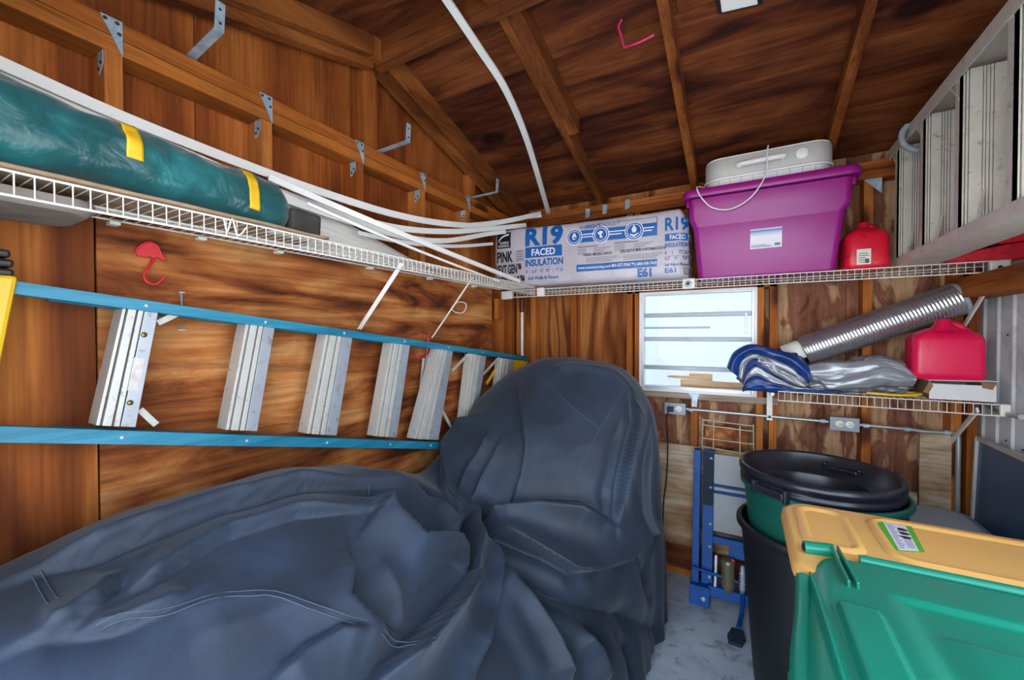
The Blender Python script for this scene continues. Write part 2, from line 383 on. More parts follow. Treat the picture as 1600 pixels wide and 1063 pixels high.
# a skylight-like vent hole with cloth at the far top
def onroof(px, py, drop=0.):   # point of the far roof slope seen at a place of the measured photograph
    d = _r*((px-800)/CF)-_u*((py-531.5)/CF)+_f
    return EYE+d*((ZE+SLP*YB+.089-drop-EYE.z)/(d.z+SLP*d.y))
q0, q1, q2_, q3 = onroof(1122, 20), onroof(1192, 4), onroof(1186, -40), onroof(1116, -24)
rv = thing('roof_vent', 'small dark framed roof vent with pale cloth stuffed in it, at the top edge', 'vent', (q0+q2_)/2)
nrm = Vector((0, -SLP, -1)).normalized(); pol = [q0, q1, q2_, q3]; ctr = (q0+q2_)/2
MB().prism(pol, nrm*.012).build('vent_frame', m_black, rv, bevel=.006)
MB().prism([ctr+(p-ctr)*.80+nrm*.010 for p in pol], nrm*.008).build('cloth', m_white, rv, bevel=.003)

# window
m_frame = plain('window_aluminium', '#c9ccd0', .4, .35, .08)
m_mull = plain('window_bar_aluminium', '#9aa1aa', .4, .2, .1)
m_glass = NT('window_glass'); m_glass.b.inputs['Base Color'].default_value = (.95, .98, 1, 1); m_glass.b.inputs['Roughness'].default_value = .0
_tr = m_glass.n('BsdfTransparent'); _gl = m_glass.n('BsdfGlossy'); _gl.inputs['Roughness'].default_value = .03; _mx = m_glass.n('MixShader'); _mx.inputs[0].default_value = .012
m_glass.l(_tr.outputs[0], _mx.inputs[1]); m_glass.l(_gl.outputs[0], _mx.inputs[2])
m_glass.l(_mx.outputs[0], [n for n in m_glass.t.nodes if n.type == 'OUTPUT_MATERIAL'][0].inputs[0]); m_glass = m_glass.m
wn = struct(holed(MB(), YB-.006, YB+.05, WX0+.001, WX1-.001, WZ0+.001, WZ1-.001, WX0+.022, WX1-.022, WZ0+.03, WZ1-.016).build('window_1', m_frame, bevel=.002))
holed(MB(), YB-.014, YB-.0065, WX0-.006, WX1+.006, WZ0-.004, WZ1+.006, WX0+.008, WX1-.008, WZ0+.008, WZ1-.008).build('window_trim', m_white, wn, bevel=.001)
zz = [WZ0+.03, 1.285, 1.465, 1.615, WZ1-.016]
for z in zz[1:-1]:
    MB().box((WX0+.022, YB+.0, z-.013), (WX1-.022, YB+.03, z+.013)).build('mullion', m_mull, wn, bevel=.003)
MB().box((WX0+.022, YB+.006, 1.53), (-.17, YB+.022, 1.542)).build('mullion', m_mull, wn, bevel=.002)
for a, b in zip(zz[:-1], zz[1:]):
    MB().box((WX0+.022, YB+.014, a+.014), (WX1-.022, YB+.017, b-.014)).build('pane', m_glass, wn)
MB().box((WX1-.055, YB-.004, 1.50), (WX1-.043, YB+.006, 1.62)).build('window_latch', m_frame, wn, bevel=.002)
# added backdrop wall that gives the window its pale daylight, with a stray board leaning at the window
m_nb = plain('backdrop_pale', '#a2a9af', .6, 0, .03, 2)
nb = struct(MB().box((-5, 3.95, -.2), (5, 4.05, 3.2)).build('wall_backdrop', m_nb))
m_tanw = wood('pale_pine', ['#b98a55', '#cfa26a', '#d8b07c'], 'x', 12, 4, 2, 100, 0, stain=.2)
sb = thing('scrap_board', 'stepped wooden board outside the lowest window pane', 'board', (-.15, YB+.06, WZ0))
MB().box((-.34, YB+.055, WZ0+.012), (.06, YB+.078, WZ0+.068)).build('board', m_tanw, sb, bevel=.002)
MB().prism([(-.42, YB+.06, WZ0+.080), (-.31, YB+.06, WZ0+.074), (-.16, YB+.06, WZ0+.070), (-.16, YB+.06, WZ0+.112), (-.29, YB+.06, WZ0+.112), (-.29, YB+.06, WZ0+.096), (-.42, YB+.06, WZ0+.089)], (0, .02, 0)).build('wedge', m_tanw, sb)
# ---------------------------------------------------------------- wire shelves
def wire_shelf(name, label, A, B, dirn, depth, caps=(), mb_extra=None):
    """deck from front edge A->B; dirn points to the wall"""
    A, B, dn = Vector(A), Vector(B), Vector(dirn); L = (B-A).length; ux = (B-A).normalized(); up = Vector((0, 0, 1))
    t = thing(name, label, 'shelf', (A+B)/2)
    lip = .045; w = MB(); n = int(L/.0254)
    for i in range(n+1):
        p = A+ux*(L*i/n)
        w.tube([p+dn*depth, p+dn*.004], .0013, 4, False); w.tube([p, p-up*lip], .0015, 4, False)
    o = w.build('deck_wire', m_white_wire, t, kind='stuff')
    for q, r in ((A, .0028), (A-up*lip, .0028), (A+dn*depth, .003), (A+dn*depth*.5-up*.004, .003)):
        MB().tube([q, q+ux*L], r, 6).build('rail', m_white_wire, t)
    return t
def diag(t, p, q, w=.017, th=.006, up=(0, 1, 0)):
    p, q = Vector(p), Vector(q); d = (q-p).normalized()
    m = MB().bar(p, q, w, th, up=up)
    o = m.build('brace', m_white_wire, t, bevel=.0015)
    s = MB().tube([q+Vector((0.012, 0, 0)), q+Vector((.0, 0, 0))], .004, 8); s.build('screw', m_screw, o)
    return o
SZ = 1.803; FX = -1.18; FY = 2.40
shL = wire_shelf('wire_shelf', 'long white wire shelf on the left wall carrying the green bag', (FX, -.05, SZ), (FX, FY-.02, SZ), (-1, 0, 0), .27)
for y0, y1, z1 in ((1.203, 1.216, 1.529), (1.691, 1.699, 1.490)):
    diag(shL, (FX-.006, y0, SZ-.02), (XL+.022, y1, z1-.01), up=(1, 0, 1))
for y in (.42, .62, .86, 1.27, 1.67, 2.08):
    MB().box((XL+.016, y-.01, SZ-.014), (XL+.045, y+.012, SZ-.004)).build('wall_clip', m_white_wire, shL, bevel=.002)
MB().tube(smooth_path([(FX+.006, .555, SZ-.002), (FX+.012, .56, SZ-.035), (FX+.006, .575, SZ+.003), (FX+.012, .585, SZ-.04), (FX+.008, .61, SZ-.012)], 5), .0022, 5).build('wire_tie', m_white_wire, shL)
shB = wire_shelf('wire_shelf', 'white wire shelf on the back wall left of the screwed joint, under the insulation bag', (-1.40, FY, SZ-.012), (-.262, FY, SZ-.012), (0, 1, 0), .29)
MB().box((-1.165, FY-.02, SZ-.062), (-1.115, FY+.008, SZ-.004)).build('corner_joint', m_white_wire, shB, bevel=.006)
MB().box((-1.44, FY-.012, SZ-.068), (-1.36, FY+.02, SZ-.012)).build('end_cap', m_white_wire, shB, bevel=.006)
shR = wire_shelf('wire_shelf', 'white wire shelf on the back wall under the purple tote', (-.245, FY, SZ-.012), (.93, FY, SZ-.012), (0, 1, 0), .29)
cj = MB().box((-.29, FY-.012, SZ-.062), (-.225, FY+.004, SZ-.004)).build('joint_plate', m_white_wire, shR, bevel=.01)
MB().lathe([(0, .004), (.014, .003), (.018, 0)], (-.258, FY-.0125, SZ-.035), 16, (0, -1, 0)).build('washer', m_galv, cj)
MB().lathe([(0, .004), (.006, .003), (.007, 0)], (-.258, FY-.0165, SZ-.035), 12, (0, -1, 0)).build('screw', m_screw, cj)
ec = MB().box((.868, FY-.012, SZ-.068), (.926, FY+.012, SZ-.012)).build('end_cap', m_white_wire, shR, bevel=.006)
MB().lathe([(0, .004), (.007, .003), (.008, 0)], (.897, FY-.0125, SZ-.04), 12, (0, -1, 0)).build('screw', m_screw, ec)
diag(shR, (.895, FY+.01, SZ-.06), (.885, YB-.006, 1.50), .02, .008, up=(1, 0, 0))
LZ = 1.212
shW = wire_shelf('wire_shelf', 'short low white wire shelf right of the window, under the tarps', (.155, FY, LZ), (.935, FY, LZ-.004), (0, 1, 0), .29)
st = MB().box((.118, YB-.03, 1.015), (.146, YB-.001, 1.225)).build('standard', m_white, shW, bevel=.002)
MB().bar((.132, FY+.03, LZ-.012), (.132, YB-.03, LZ-.012), .016, .03).build('shelf_arm', m_white, shW, bevel=.002)
MB().lathe([(0, .004), (.006, .003), (.007, 0)], (.132, YB-.0305, 1.035), 10, (0, -1, 0)).build('screw', m_screw, st)
diag(shW, (.845, FY+.005, LZ-.03), (.86, YB-.006, .985), .022, .008, up=(1, 0, 0))
MB().box((.905, FY-.008, LZ-.05), (.935, FY+.01, LZ+.0)).build('end_cap', m_white_wire, shW, bevel=.005)

# ---------------------------------------------------------------- insulation bag
m_bag = NT('insulation_wrap'); _v, _raw = m_bag.coords(rnd=False)
_c = m_bag.ramp(m_bag.noise(_raw, 5, 4), [(.3, '#b3abb4'), (.7, '#c6bfc6')]); m_bag.l(_c, m_bag.b.inputs['Base Color']); m_bag.b.inputs['Roughness'].default_value = .32
m_bag.bump(m_bag.noise(_raw, 16, 4, 1.2), .35, .012); m_bag = m_bag.m
m_iblue = plain('print_blue', '#0d5ca6', .35, 0, .04); m_iblk = plain('print_black', '#18181c', .4, 0, .05); m_iwht = plain('print_white', '#e9e7ee', .35, 0, .03); m_igry = plain('print_grey', '#6d6a78', .4, 0, .1)
BX0, BX1, BZ0, BZ1, BYF = -1.462, -.265, SZ+.004, 2.198, 2.405
def bagtop(u): # height of the bag along its length
    return BZ1-.012*math.sin(u*PI)-.03*max(0, (.07-u)/.07)**2-.02*max(0, (u-.95)/.05)**2
def bag_pt(u, a):   # u along, a in 0..1 round the section from the bottom front, over the front, the top, the back
    th = a*2*PI; e = .27
    end = min(1, max(.0, min(u, 1-u))/.035)**.5 if 0 < u < 1 else 0
    end = .62+.38*end
    cx, sx = math.cos(th), math.sin(th)
    yy = -math.copysign(abs(cx)**e, cx); zz = -math.copysign(abs(sx)**e, sx)
    zt = bagtop(u); zc = (BZ0+zt)/2; hz = (zt-BZ0)/2
    wob = mnoise.noise((u*9, a*7, 3.1))*.005+mnoise.noise((u*25, a*9, 9))*.0015
    x = BX0+(BX1-BX0)*u
    return Vector((x, BYF-.10*(1-u)+.135+yy*(.135-wob)*end, zc+zz*hz*(end if zz > 0 else 1)+(0 if zz < -.9 else wob)))
bag = thing('insulation_bag', 'long plastic wrapped roll of insulation with blue print on the back shelf', 'insulation', (-.85, 2.54, BZ0))
bm_ = MB().grid(lambda i, j: bag_pt(j, i), 72, 90, True, True)
bm_.add([bag_pt(0, k/24) for k in range(24)], [tuple(range(24))]); bm_.add([bag_pt(1, k/24) for k in range(24)], [tuple(range(24))])
bm_.build('wrapper', m_bag, bag)
from mathutils.bvhtree import BVHTree
bag_tree = BVHTree.FromPolygons(bm_.v, bm_.f)
def bag_front(x, z):   # y of the wrapper's front face
    h = bag_tree.ray_cast(Vector((x, 1.9, z)), Vector((0, 1, 0)))[0]
    return h.y if h else BYF+.03-.10*(1-(x-BX0)/(BX1-BX0))
crk = MB()
for k in range(9):
    z = 1.83+.033*k
    crk.prism([(BX1-.014, 2.45, z), (BX1+.003+.004*math.sin(k*2.3), 2.455+.01*math.sin(k*2.), z+.014), (BX1-.014, 2.45, z+.032)], (0, .16, 0))
crk.build('gathered_end', m_bag, bag, bevel=.002)
# flat print: every word, band and sign is a part lying on the wrapper's face
def onbag(mb, vs, fs, x0, z0, lift=.0012):
    mb.add([(x0+v[0], bag_front(x0+v[0], z0+v[1])-lift, z0+v[1]) for v in vs], fs); return mb
def put(mb, nm, m, **k): return mb.build(nm, m, bag, fixn=False, **k)
def rect(mb, x0, z0, x1, z1, lift=.002):
    n = max(1, int(abs(x1-x0)/.02)); m = max(1, int(abs(z1-z0)/.012))
    g = [((x1-x0)*i/n, (z1-z0)*j/m, 0) for i in range(n+1) for j in range(m+1)]
    return onbag(mb, g, [(i*(m+1)+j, (i+1)*(m+1)+j, (i+1)*(m+1)+j+1, i*(m+1)+j+1) for i in range(n) for j in range(m)], x0, z0, lift)
def words(m, s, x0, z0, size, width=None, bold=0., lift=.0035):
    vs, fs = text_mesh(s, size, bold, 1, width); return put(onbag(MB(), vs, fs, x0, z0, lift), 'printed_words', m)
def band(m, x0, z0, x1, z1, lift=.002): return put(rect(MB(), x0, z0, x1, z1, lift), 'printed_band', m)
def frame(x0, z0, x1, z1, w, n):
    mb = MB(); rect(mb, x0, z0, x1, z0+w); rect(mb, x0, z1-w, x1, z1); rect(mb, x0, z0, x0+w, z1); rect(mb, x1-w, z0, x1, z1)
    for k in range(n): rect(mb, x0+w*3, z0+(z1-z0)*(k+.7)/(n+.6), x1-w*3, z0+(z1-z0)*(k+1.0)/(n+.6))
    put(mb, 'printed_panel', m_iblk, kind='stuff')
def disc(m, x, z, r, lift, r0=0, nm='printed_badge'):
    n = 28; return put(onbag(MB(), [(math.cos(2*PI*k/n)*r, math.sin(2*PI*k/n)*r, 0) for k in range(n)], [tuple(range(n))], x, z, lift), nm, m)
def shape(m, pts, x, z, lift, nm='printed_badge'): return put(onbag(MB(), pts, [tuple(range(len(pts)))], x, z, lift), nm, m)
def xs(px):
    x = -.8
    for _ in range(8): x = at(px, 395, 'y', BYF-.10*(1-(x-BX0)/(BX1-BX0))).x
    return x
# left block: black emblem and product words
ex, ez, ew, eh = xs(777), 2.062, .098, .103
band(m_iblk, ex, ez, ex+ew, ez+eh, .0025)
arc = [(.010+.078*(1-math.cos(t)), .045+.048*math.sin(t), 0) for t in np.linspace(.1, 1.5, 12)]
shape(m_iwht, arc+[(p[0]+.004, p[1]-.010, 0) for p in arc[::-1]], ex, ez, .0036, 'printed_arc')
words(m_iwht, 'OWENS', ex+.022, ez+.028, .021, .062, .01, .0045); words(m_iwht, 'CORNING', ex+.010, ez+.008, .021, .078, .01, .0045)
words(m_iblk, 'PINK', xs(777), 1.972, .095, .115, .035); words(m_iblk, 'NEXT GEN\u2122', xs(774), 1.895, .080, .190, .035); words(m_iblk, 'FIBERGLAS\u2122', xs(773), 1.820, .076, .215, .035)
frame(xs(807), 1.973, xs(818), 2.040, .003, 4)
def block(x, w):
    words(m_iblue, 'R19', x, 2.066, .152, w, .045)
    band(m_iblue, x, 1.985, x+w*.97, 2.052); words(m_iwht, 'FACED', x+w*.18, 1.996, .060, w*.62, .025, .0055)
    words(m_iblue, 'INSULATION', x, 1.932, .058, w, .04)
    words(m_iblue, '8  |  6.5"  15"  93"  |  77.50', x+.005, 1.888, .030, w*.98, .01)
    words(m_iblue, '2x6 Walls & Floors', x+.015, 1.846, .027, w*.82, .03)
block(xs(821), xs(880)-xs(821))
band(m_igry, xs(821), 1.920, xs(880), 1.922)
# middle block
xm0, xm1 = xs(893), xs(1027)
words(m_iblue, 'THE', xs(905), 2.128, .031, .05); words(m_iblue, 'RIGHT', xs(917), 2.130, .033, .085, .03); words(m_iblue, 'CHOICE\u2122', xs(937), 2.134, .031, .115)
fr_ = MB(); rect(fr_, xs(966), 2.152, xm1, 2.155); rect(fr_, xm1-.003, 2.12, xm1, 2.152); put(fr_, 'printed_frame', m_iblue, kind='stuff')
band(m_iblue, xm0, 2.050, xm1, 2.122)
drop = [(0, .026, 0), (-.014, .002, 0), (-.010, -.015, 0), (0, -.020, 0), (.010, -.015, 0), (.014, .002, 0)]
for x, r in ((xs(898), .042), (xs(939), .043), (xs(991), .046)):
    disc(m_iwht, x, 2.087, r+.007, .0034); disc(m_iblue, x, 2.087, r+.002, .0042); disc(m_iwht, x, 2.087, r-.005, .0050); disc(m_iblue, x, 2.087, r-.009, .0058)
shape(m_iwht, drop, xs(898), 2.089, .0070, 'printed_icon'); disc(m_iblue, xs(898)+.003, 2.081, .007, .0080, nm='printed_icon')
shape(m_iwht, [(-.020, .010, 0), (0, .022, 0), (.016, .013, 0), (.004, .0, 0), (.012, -.020, 0), (-.004, -.022, 0), (-.006, -.004, 0)], xs(939), 2.087, .0070, 'printed_icon')
shape(m_iwht, drop, xs(991), 2.097, .0070, 'printed_icon'); shape(m_iwht, [(-.026, -.012, 0), (0, -.022, 0), (.026, -.010, 0), (.018, -.022, 0), (0, -.033, 0), (-.018, -.024, 0)], xs(991), 2.087, .0070, 'printed_icon')
fw = MB(); fg = MB()
for x, w in ((xs(911), .07), (xs(952), .09), (xs(1005), .06)):
    for k in range(2): rect(fw, x, 2.094-.016*k, x+w*(1-.2*k), 2.100-.016*k, .0045)
put(fw, 'fine_print', m_iwht, kind='stuff')
for x, w, h in ((xs(903), .24, 2.020), (xs(960), .27, 2.026)):
    rect(fg, x, h, x+w*.5, h+.006)
    for k in range(4): rect(fg, x, h-.012-.010*k, x+w*.22, h-.009-.010*k); rect(fg, x+w*.40, h-.012-.010*k, x+w*(.80-.08*k), h-.009-.010*k)
    for k in range(4): rect(fg, x+.05, 1.952-.008*k, x+w*(1-.05*k), 1.9545-.008*k)
put(fg, 'fine_print', m_igry, kind='stuff')
words(m_iblk, 'NEED MORE INFO?', xs(912), 1.966, .023, .17, .02); words(m_iblk, '\u00bfNECESITA M\u00c1S INFORMACI\u00d3N?', xs(969), 1.970, .023, .25, .02)
band(m_iblue, xs(901), 1.876, xm1, 1.918)
words(m_iwht, 'www.owenscorning.com', xs(904), 1.890, .023, .19, .01, .0055); words(m_iwht, '1-800-GET-PINK\u2122', xs(953), 1.890, .025, .135, .01, .0055); words(m_iwht, '(1-800-438-7465)', xs(991), 1.890, .023, .125, .01, .0055)
words(m_iblue, 'E61', xs(996), 1.826, .062, xs(1018)-xs(996), .05)
# right block, running to the end of the bag
x, w = xs(1039), xs(1076)-xs(1039)
words(m_iblue, 'R19', x, 2.072, .098, w*.97, .03); band(m_iblue, x, 2.012, x+w*.95, 2.052); words(m_iwht, 'FACED', x+.025, 2.020, .034, w*.66, .025, .0055)
words(m_iblue, 'INSULATION', x, 1.978, .033, w*.97, .02); words(m_iblue, '8     |     77.50', x, 1.938, .030, w*.95, .01); words(m_iblue, '6.5"   15"   93"', x, 1.908, .030, w*.95, .01)
words(m_iblue, '2x6 Walls & Floors', x, 1.874, .021, w*.95, .03); words(m_iblue, 'E61', x, 1.838, .036, .058, .03)
frame(x+.095, 1.826, x+w-.006, 1.862, .0025, 4)

# ---------------------------------------------------------------- purple tote
m_purple = plain('purple_plastic', '#99177e', .36, 0, .05, 4, .06, 60)
tote = thing('storage_tote', 'large purple plastic storage tote with lid on the back shelf', 'tote', (.09, 2.55, SZ-.01))
def ring4(x0, x1, y0, y1, z, r=.03, n=5):
    pts = []
    for cx, cy, a0 in ((x1-r, y1-r, 0), (x0+r, y1-r, PI/2), (x0+r, y0+r, PI), (x1-r, y0+r, 1.5*PI)):
        for k in range(n+1): a = a0+PI/2*k/n; pts.append((cx+r*math.cos(a), cy+r*math.sin(a), z))
    return pts
def stack(mb, rings, cap0=True, cap1=True, smooth=True):
    n = len(rings[0]); vs = [p for r in rings for p in r]
    fs = [(i*n+k, i*n+(k+1) % n, (i+1)*n+(k+1) % n, (i+1)*n+k) for i in range(len(rings)-1) for k in range(n)]
    mb.add(vs, fs, smooth)
    if cap0: mb.add(rings[0], [tuple(range(n))[::-1]])
    if cap1: mb.add(rings[-1], [tuple(range(n))])
    return mb
TB = SZ-.006
stack(MB(), [ring4(-.208, .372, 2.415, 2.675, TB), ring4(-.213, .380, 2.412, 2.677, TB+.006), ring4(-.238, .412, 2.402, 2.682, TB+.27), ring4(-.238, .414, 2.402, 2.682, TB+.278), ring4(-.256, .432, 2.388, 2.688, TB+.305), ring4(-.260, .438, 2.386, 2.688, TB+.42)]).build('body', m_purple, tote, bevel=.004)
rim = stack(MB(), [ring4(-.286, .466, 2.362, 2.69, TB+.425, .045), ring4(-.288, .468, 2.36, 2.69, TB+.429, .045), ring4(-.288, .468, 2.36, 2.69, TB+.455, .045), ring4(-.280, .460, 2.366, 2.69, TB+.466, .042), ring4(-.25, .43, 2.385, 2.69, TB+.468, .04)])
rim.build('lid', m_purple, tote)
for x in (-.275, .43):
    MB().box((x, 2.42, TB+.39), (x+.022, 2.62, TB+.426)).build('handle', m_purple, tote, bevel=.008)
lab = MB().hexa([(.03, 2.4055, TB+.13), (.165, 2.4055, TB+.13), (.165, 2.4065, TB+.13), (.03, 2.4065, TB+.13), (.03, 2.4005, TB+.228), (.165, 2.4005, TB+.228), (.165, 2.4015, TB+.228), (.03, 2.4015, TB+.228)])
m_tlab = NT('tote_label'); _tc = m_tlab.n('TexCoord'); _sx = m_tlab.n('SeparateXYZ'); m_tlab.l(_tc.outputs['Generated'], _sx.inputs[0])
_c = m_tlab.ramp(_sx.outputs['Z'], [(0, '#c9c6da'), (.2, '#d8d4de'), (.6, '#e6dce4'), (.8, '#9fb2d6'), (.9, '#3f63a8'), (1, '#dfe0ea')]); m_tlab.l(_c, m_tlab.b.inputs['Base Color']); m_tlab.b.inputs['Roughness'].default_value = .25
lb = lab.build('label', m_tlab.m, tote, label='white and blue paper label')
fm = MB(); fm.bar((.035, 2.4042, TB+.14), (.12, 2.4042, TB+.14), .001, .004, up=(0, 0, 1)); fm.bar((.035, 2.4046, TB+.148), (.10, 2.4046, TB+.148), .001, .003); fm.bar((.135, 2.4042, TB+.146), (.158, 2.4042, TB+.146), .001, .012)
fm.build('label_print', m_igry, lb, kind='stuff')

# ---------------------------------------------------------------- fan heater on the tote
m_hgrey = plain('heater_grey', '#c2bdb8', .5, 0, .04); m_hwhite = plain('heater_white', '#efecea', .4, 0, .03)
HZ = TB+.468
htr = thing('fan_heater', 'grey and white oval fan unit lying on the purple tote lid', 'heater', (.09, 2.52, HZ))
hb = MB(); hx0, hx1, hy0, hy1 = -.185, .375, 2.425, 2.665
stack(hb, [ring4(hx0+.004, hx1-.004, hy0+.004, hy1-.004, HZ+.050, .085, 10), ring4(hx0, hx1, hy0, hy1, HZ+.054, .088, 10), ring4(hx0, hx1, hy0, hy1, HZ+.148, .088, 10), ring4(hx0+.006, hx1-.006, hy0+.006, hy1-.006, HZ+.158, .084, 10), ring4(hx0+.02, hx1-.02, hy0+.02, hy1-.02, HZ+.162, .07, 10)])
hb.build('housing', m_hgrey, htr)
MB().tube([Vector(p) for p in ring4(hx0-.002, hx1+.002, hy0-.002, hy1+.002, HZ+.051, .09, 10)], .007, 6, closed=True).build('rim', m_hwhite, htr)
MB().tube([Vector(p) for p in ring4(hx0+.008, hx1-.008, hy0+.008, hy1-.008, HZ+.159, .08, 10)], .004, 6, closed=True).build('rim', m_hwhite, htr)
g = stack(MB(), [ring4(hx0+.03, hx1-.03, hy0+.03, hy1-.03, HZ+.001, .07, 10), ring4(hx0+.006, hx1-.006, hy0+.006, hy1-.006, HZ+.048, .084, 10)])
go = g.build('grille', m_hwhite, htr)
gs = MB()
for k in range(9): x = hx0+.07+.052*k; gs.bar((x, hy0+.029, HZ+.002), (x, hy0+.004, HZ+.048), .003, .004)
gs.build('grille_rib', m_hgrey, go, kind='stuff')
MB().tube(smooth_path([(-.02, hy0-.002, HZ+.098), (-.015, hy0-.022, HZ+.102), (.09, hy0-.024, HZ+.104), (.165, hy0-.022, HZ+.106), (.17, hy0-.002, HZ+.106)], 6), .013, 10).build('handle', m_hwhite, htr)
MB().box((-.012, hy0-.0015, HZ+.070), (.162, hy0+.01, HZ+.094)).build('handle_recess', m_hgrey, htr, bevel=.004)
MB().lathe([(0, .012), (.022, .011), (.027, .008), (.029, 0)], (.245, hy0-.001, HZ+.107), 24, (0, -1, 0)).build('knob', m_hwhite, htr)
MB().tube(smooth_path([(.10, 2.50, HZ+.166), (.105, hy0-.02, HZ+.170), (.10, hy0-.040, HZ+.12), (.098, hy0-.05, HZ+.04), (.075, 2.352, HZ-.03), (.02, 2.350, HZ-.10), (-.06, 2.35, HZ-.135), (-.14, 2.35, HZ-.115), (-.195, 2.352, HZ-.05), (-.215, 2.36, HZ+.005), (-.195, 2.42, HZ+.02), (-.17, 2.50, HZ+.03)], 8), .0034, 7).build('cord', m_hwhite, htr)

# ---------------------------------------------------------------- red fuel cans
m_redcan = plain('red_can_plastic', '#dc1632', .35, 0, .07, 5, .08, 120, dirt=((.62, .5, .5, 1), 24, .38)); m_redcan2 = plain('crimson_can_plastic', '#e4134e', .35, 0, .06, 5, .06, 100, dirt=((.8, .7, .7, 1), 30, .36))
def fuel_can(label, x0, x1, y0, y1, z, h, m, sticker=None, spout_x=.5):
    t = thing('fuel_can', label, 'fuel can', ((x0+x1)/2, (y0+y1)/2, z)); w = x1-x0; r = min(w, y1-y0)*.2
    stack(MB(), [ring4(x0+.012, x1-.012, y0+.012, y1-.012, z, r*.8), ring4(x0+.003, x1-.003, y0+.003, y1-.003, z+.008, r), ring4(x0, x1, y0, y1, z+.03, r), ring4(x0+.002, x1-.002, y0+.002, y1-.002, z+h*.66, r), ring4(x0+.012, x1-.012, y0+.01, y1-.01, z+h*.75, r), ring4(x0+w*.12, x1-w*.12, y0+.025, y1-.02, z+h*.80, r*.9), ring4(x0+w*.28, x1-w*.28, y0+.04, y1-.03, z+h*.86, r*.6)]).build('body', m, t)
    xm = x0+w*spout_x; ym = (y0+y1)/2; sh = MB()
    sh.lathe([(w*.22, -.004), (w*.17, h*.05), (w*.125, h*.10), (w*.11, h*.17), (w*.10, h*.185), (.0, h*.19)], (xm, ym-.01, z+h*.83), 24)
    sh.build('cap', m, t)
    MB().tube(smooth_path([(xm+w*.10, ym, z+h*.94), (xm+w*.22, ym, z+h*.90), (xm+w*.33, ym, z+h*.80), (xm+w*.36, ym, z+h*.74)], 5), .014, 8).build('handle', m, t)
    if sticker:
        a, b, c, d = sticker; l = MB().box((a, y0-.0012, b), (c, y0+.01, d)).build('label', m_ivory, t, label='worn cream paper label')
        pr = MB()
        for k in range(5): pr.box((a+.006, y0-.002, b+.008+.010*k), (c-.006-.006*(k % 3), y0-.001, b+.012+.010*k))
        pr.box((c-.02, y0-.002, b+.005), (c-.006, y0-.001, b+.025)); pr.build('label_print', m_igry, l, kind='stuff')
    return t
fuel_can('small red fuel can with a cream label, beside the purple tote', .412, .578, 2.42, 2.62, SZ-.008, .225, m_redcan, (.455, 1.815, .505, 1.885))
fuel_can('bigger crimson fuel can on the low shelf, next to the metal wall', .652, .882, 2.42, 2.56, 1.298, .258, m_redcan2, None, .48)
# ---------------------------------------------------------------- things on the left shelf
mat_ = thing('foam_mat', 'thin tan foam mat lying under the green bag on the left shelf', 'mat', (-1.32, .4, SZ))
m_tan = plain('tan_foam', '#a08468', .9, 0, .2, 20, .4, 120)
MB().grid(lambda u, v: Vector((-1.385+.19*v, -.04+.92*u, SZ+.011+.003*mnoise.noise((u*6, v*3, 0)))), 40, 12).build('mat', m_tan, mat_, solid=.008, offset=-1)
gp = thing('grey_pad', 'grey foam pad sagging under the near end of the left shelf', 'pad', (-1.35, .22, SZ-.04))
stack(MB(), [ring4(-1.455, -1.24, .02, .34, SZ-.012, .05), ring4(-1.455, -1.235, .015, .345, SZ-.028, .05), ring4(-1.45, -1.25, .03, .33, SZ-.042, .05)]).build('pad', plain('grey_foam', '#8c7f76', .9, 0, .15, 20, .3, 90), gp)
# green fabric bag
m_green = NT('green_nylon'); _v, _raw = m_green.coords(rnd=False)
_c = m_green.ramp(m_green.noise(_raw, 7, 4, .6), [(.3, '#083b3d'), (.55, '#0e5355'), (.75, '#1a6e70')]); m_green.l(_c, m_green.b.inputs['Base Color']); m_green.b.inputs['Roughness'].default_value = .33
m_green.b.inputs['Sheen Weight'].default_value = .3; m_green.bump(m_green.noise(_raw, 14, 4, .5), .6, .016); m_green = m_green.m
m_yel = plain('yellow_webbing', '#e3b01c', .55, 0, .06)
GX, GZ = -1.282, SZ+.017
def gbag(u, th):   # u 0 near .. 1 far
    y = -.12+.905*u
    rz = .112-.045*u+.006*math.sin(u*9)+.004*math.sin(u*23); rx = .104-.040*u
    k = 1 if u < .94 else max(.35, 1-((u-.94)/.06)**2*.65)
    rz *= k; rx *= k
    s = Vector((u*7, math.cos(th)*1.6, math.sin(th)*1.6)); d = 1+.10*mnoise.noise(s)+.05*mnoise.noise(s*2.7)+.05*(abs(mnoise.noise(Vector((u*14+math.cos(th)*2.5, th*1.1, 5))))-.2)
    c, s_ = math.cos(th), math.sin(th); zz = math.copysign(abs(s_)**.8, s_)
    zc = GZ+(.112-.045*u)*.98
    return Vector((GX+rx*d*c, y, max(GZ-.001, zc+rz*d*zz)))
gb = thing('canopy_bag', 'long dark green fabric bag with two yellow bands on the left shelf', 'bag', (GX, .33, GZ))
g = MB().grid(lambda i, j: gbag(j, i*2*PI), 56, 130, True, True)
g.add([gbag(0, 2*PI*k/30) for k in range(30)], [tuple(range(30))]); g.add([gbag(1, 2*PI*k/30) for k in range(30)], [tuple(range(30))])
g.build('bag_cloth', m_green, gb)
def band(u0, u1, a0, a1):
    MB().grid(lambda i, j: gbag(u0+(u1-u0)*j, a0+(a1-a0)*i)+Vector((math.cos(a0+(a1-a0)*i), 0, math.sin(a0+(a1-a0)*i)))*.003, 26, 6).build('yellow_band', m_yel, gb, solid=.002, label='yellow webbing band')
ub = lambda y: (y+.12)/.905
band(ub(.372), ub(.402), -.05, 1.75); band(ub(.640), ub(.668), -.35, 1.9)
m_char = plain('charcoal_foam', '#38342f', .85, 0, .2, 30, .3, 100)
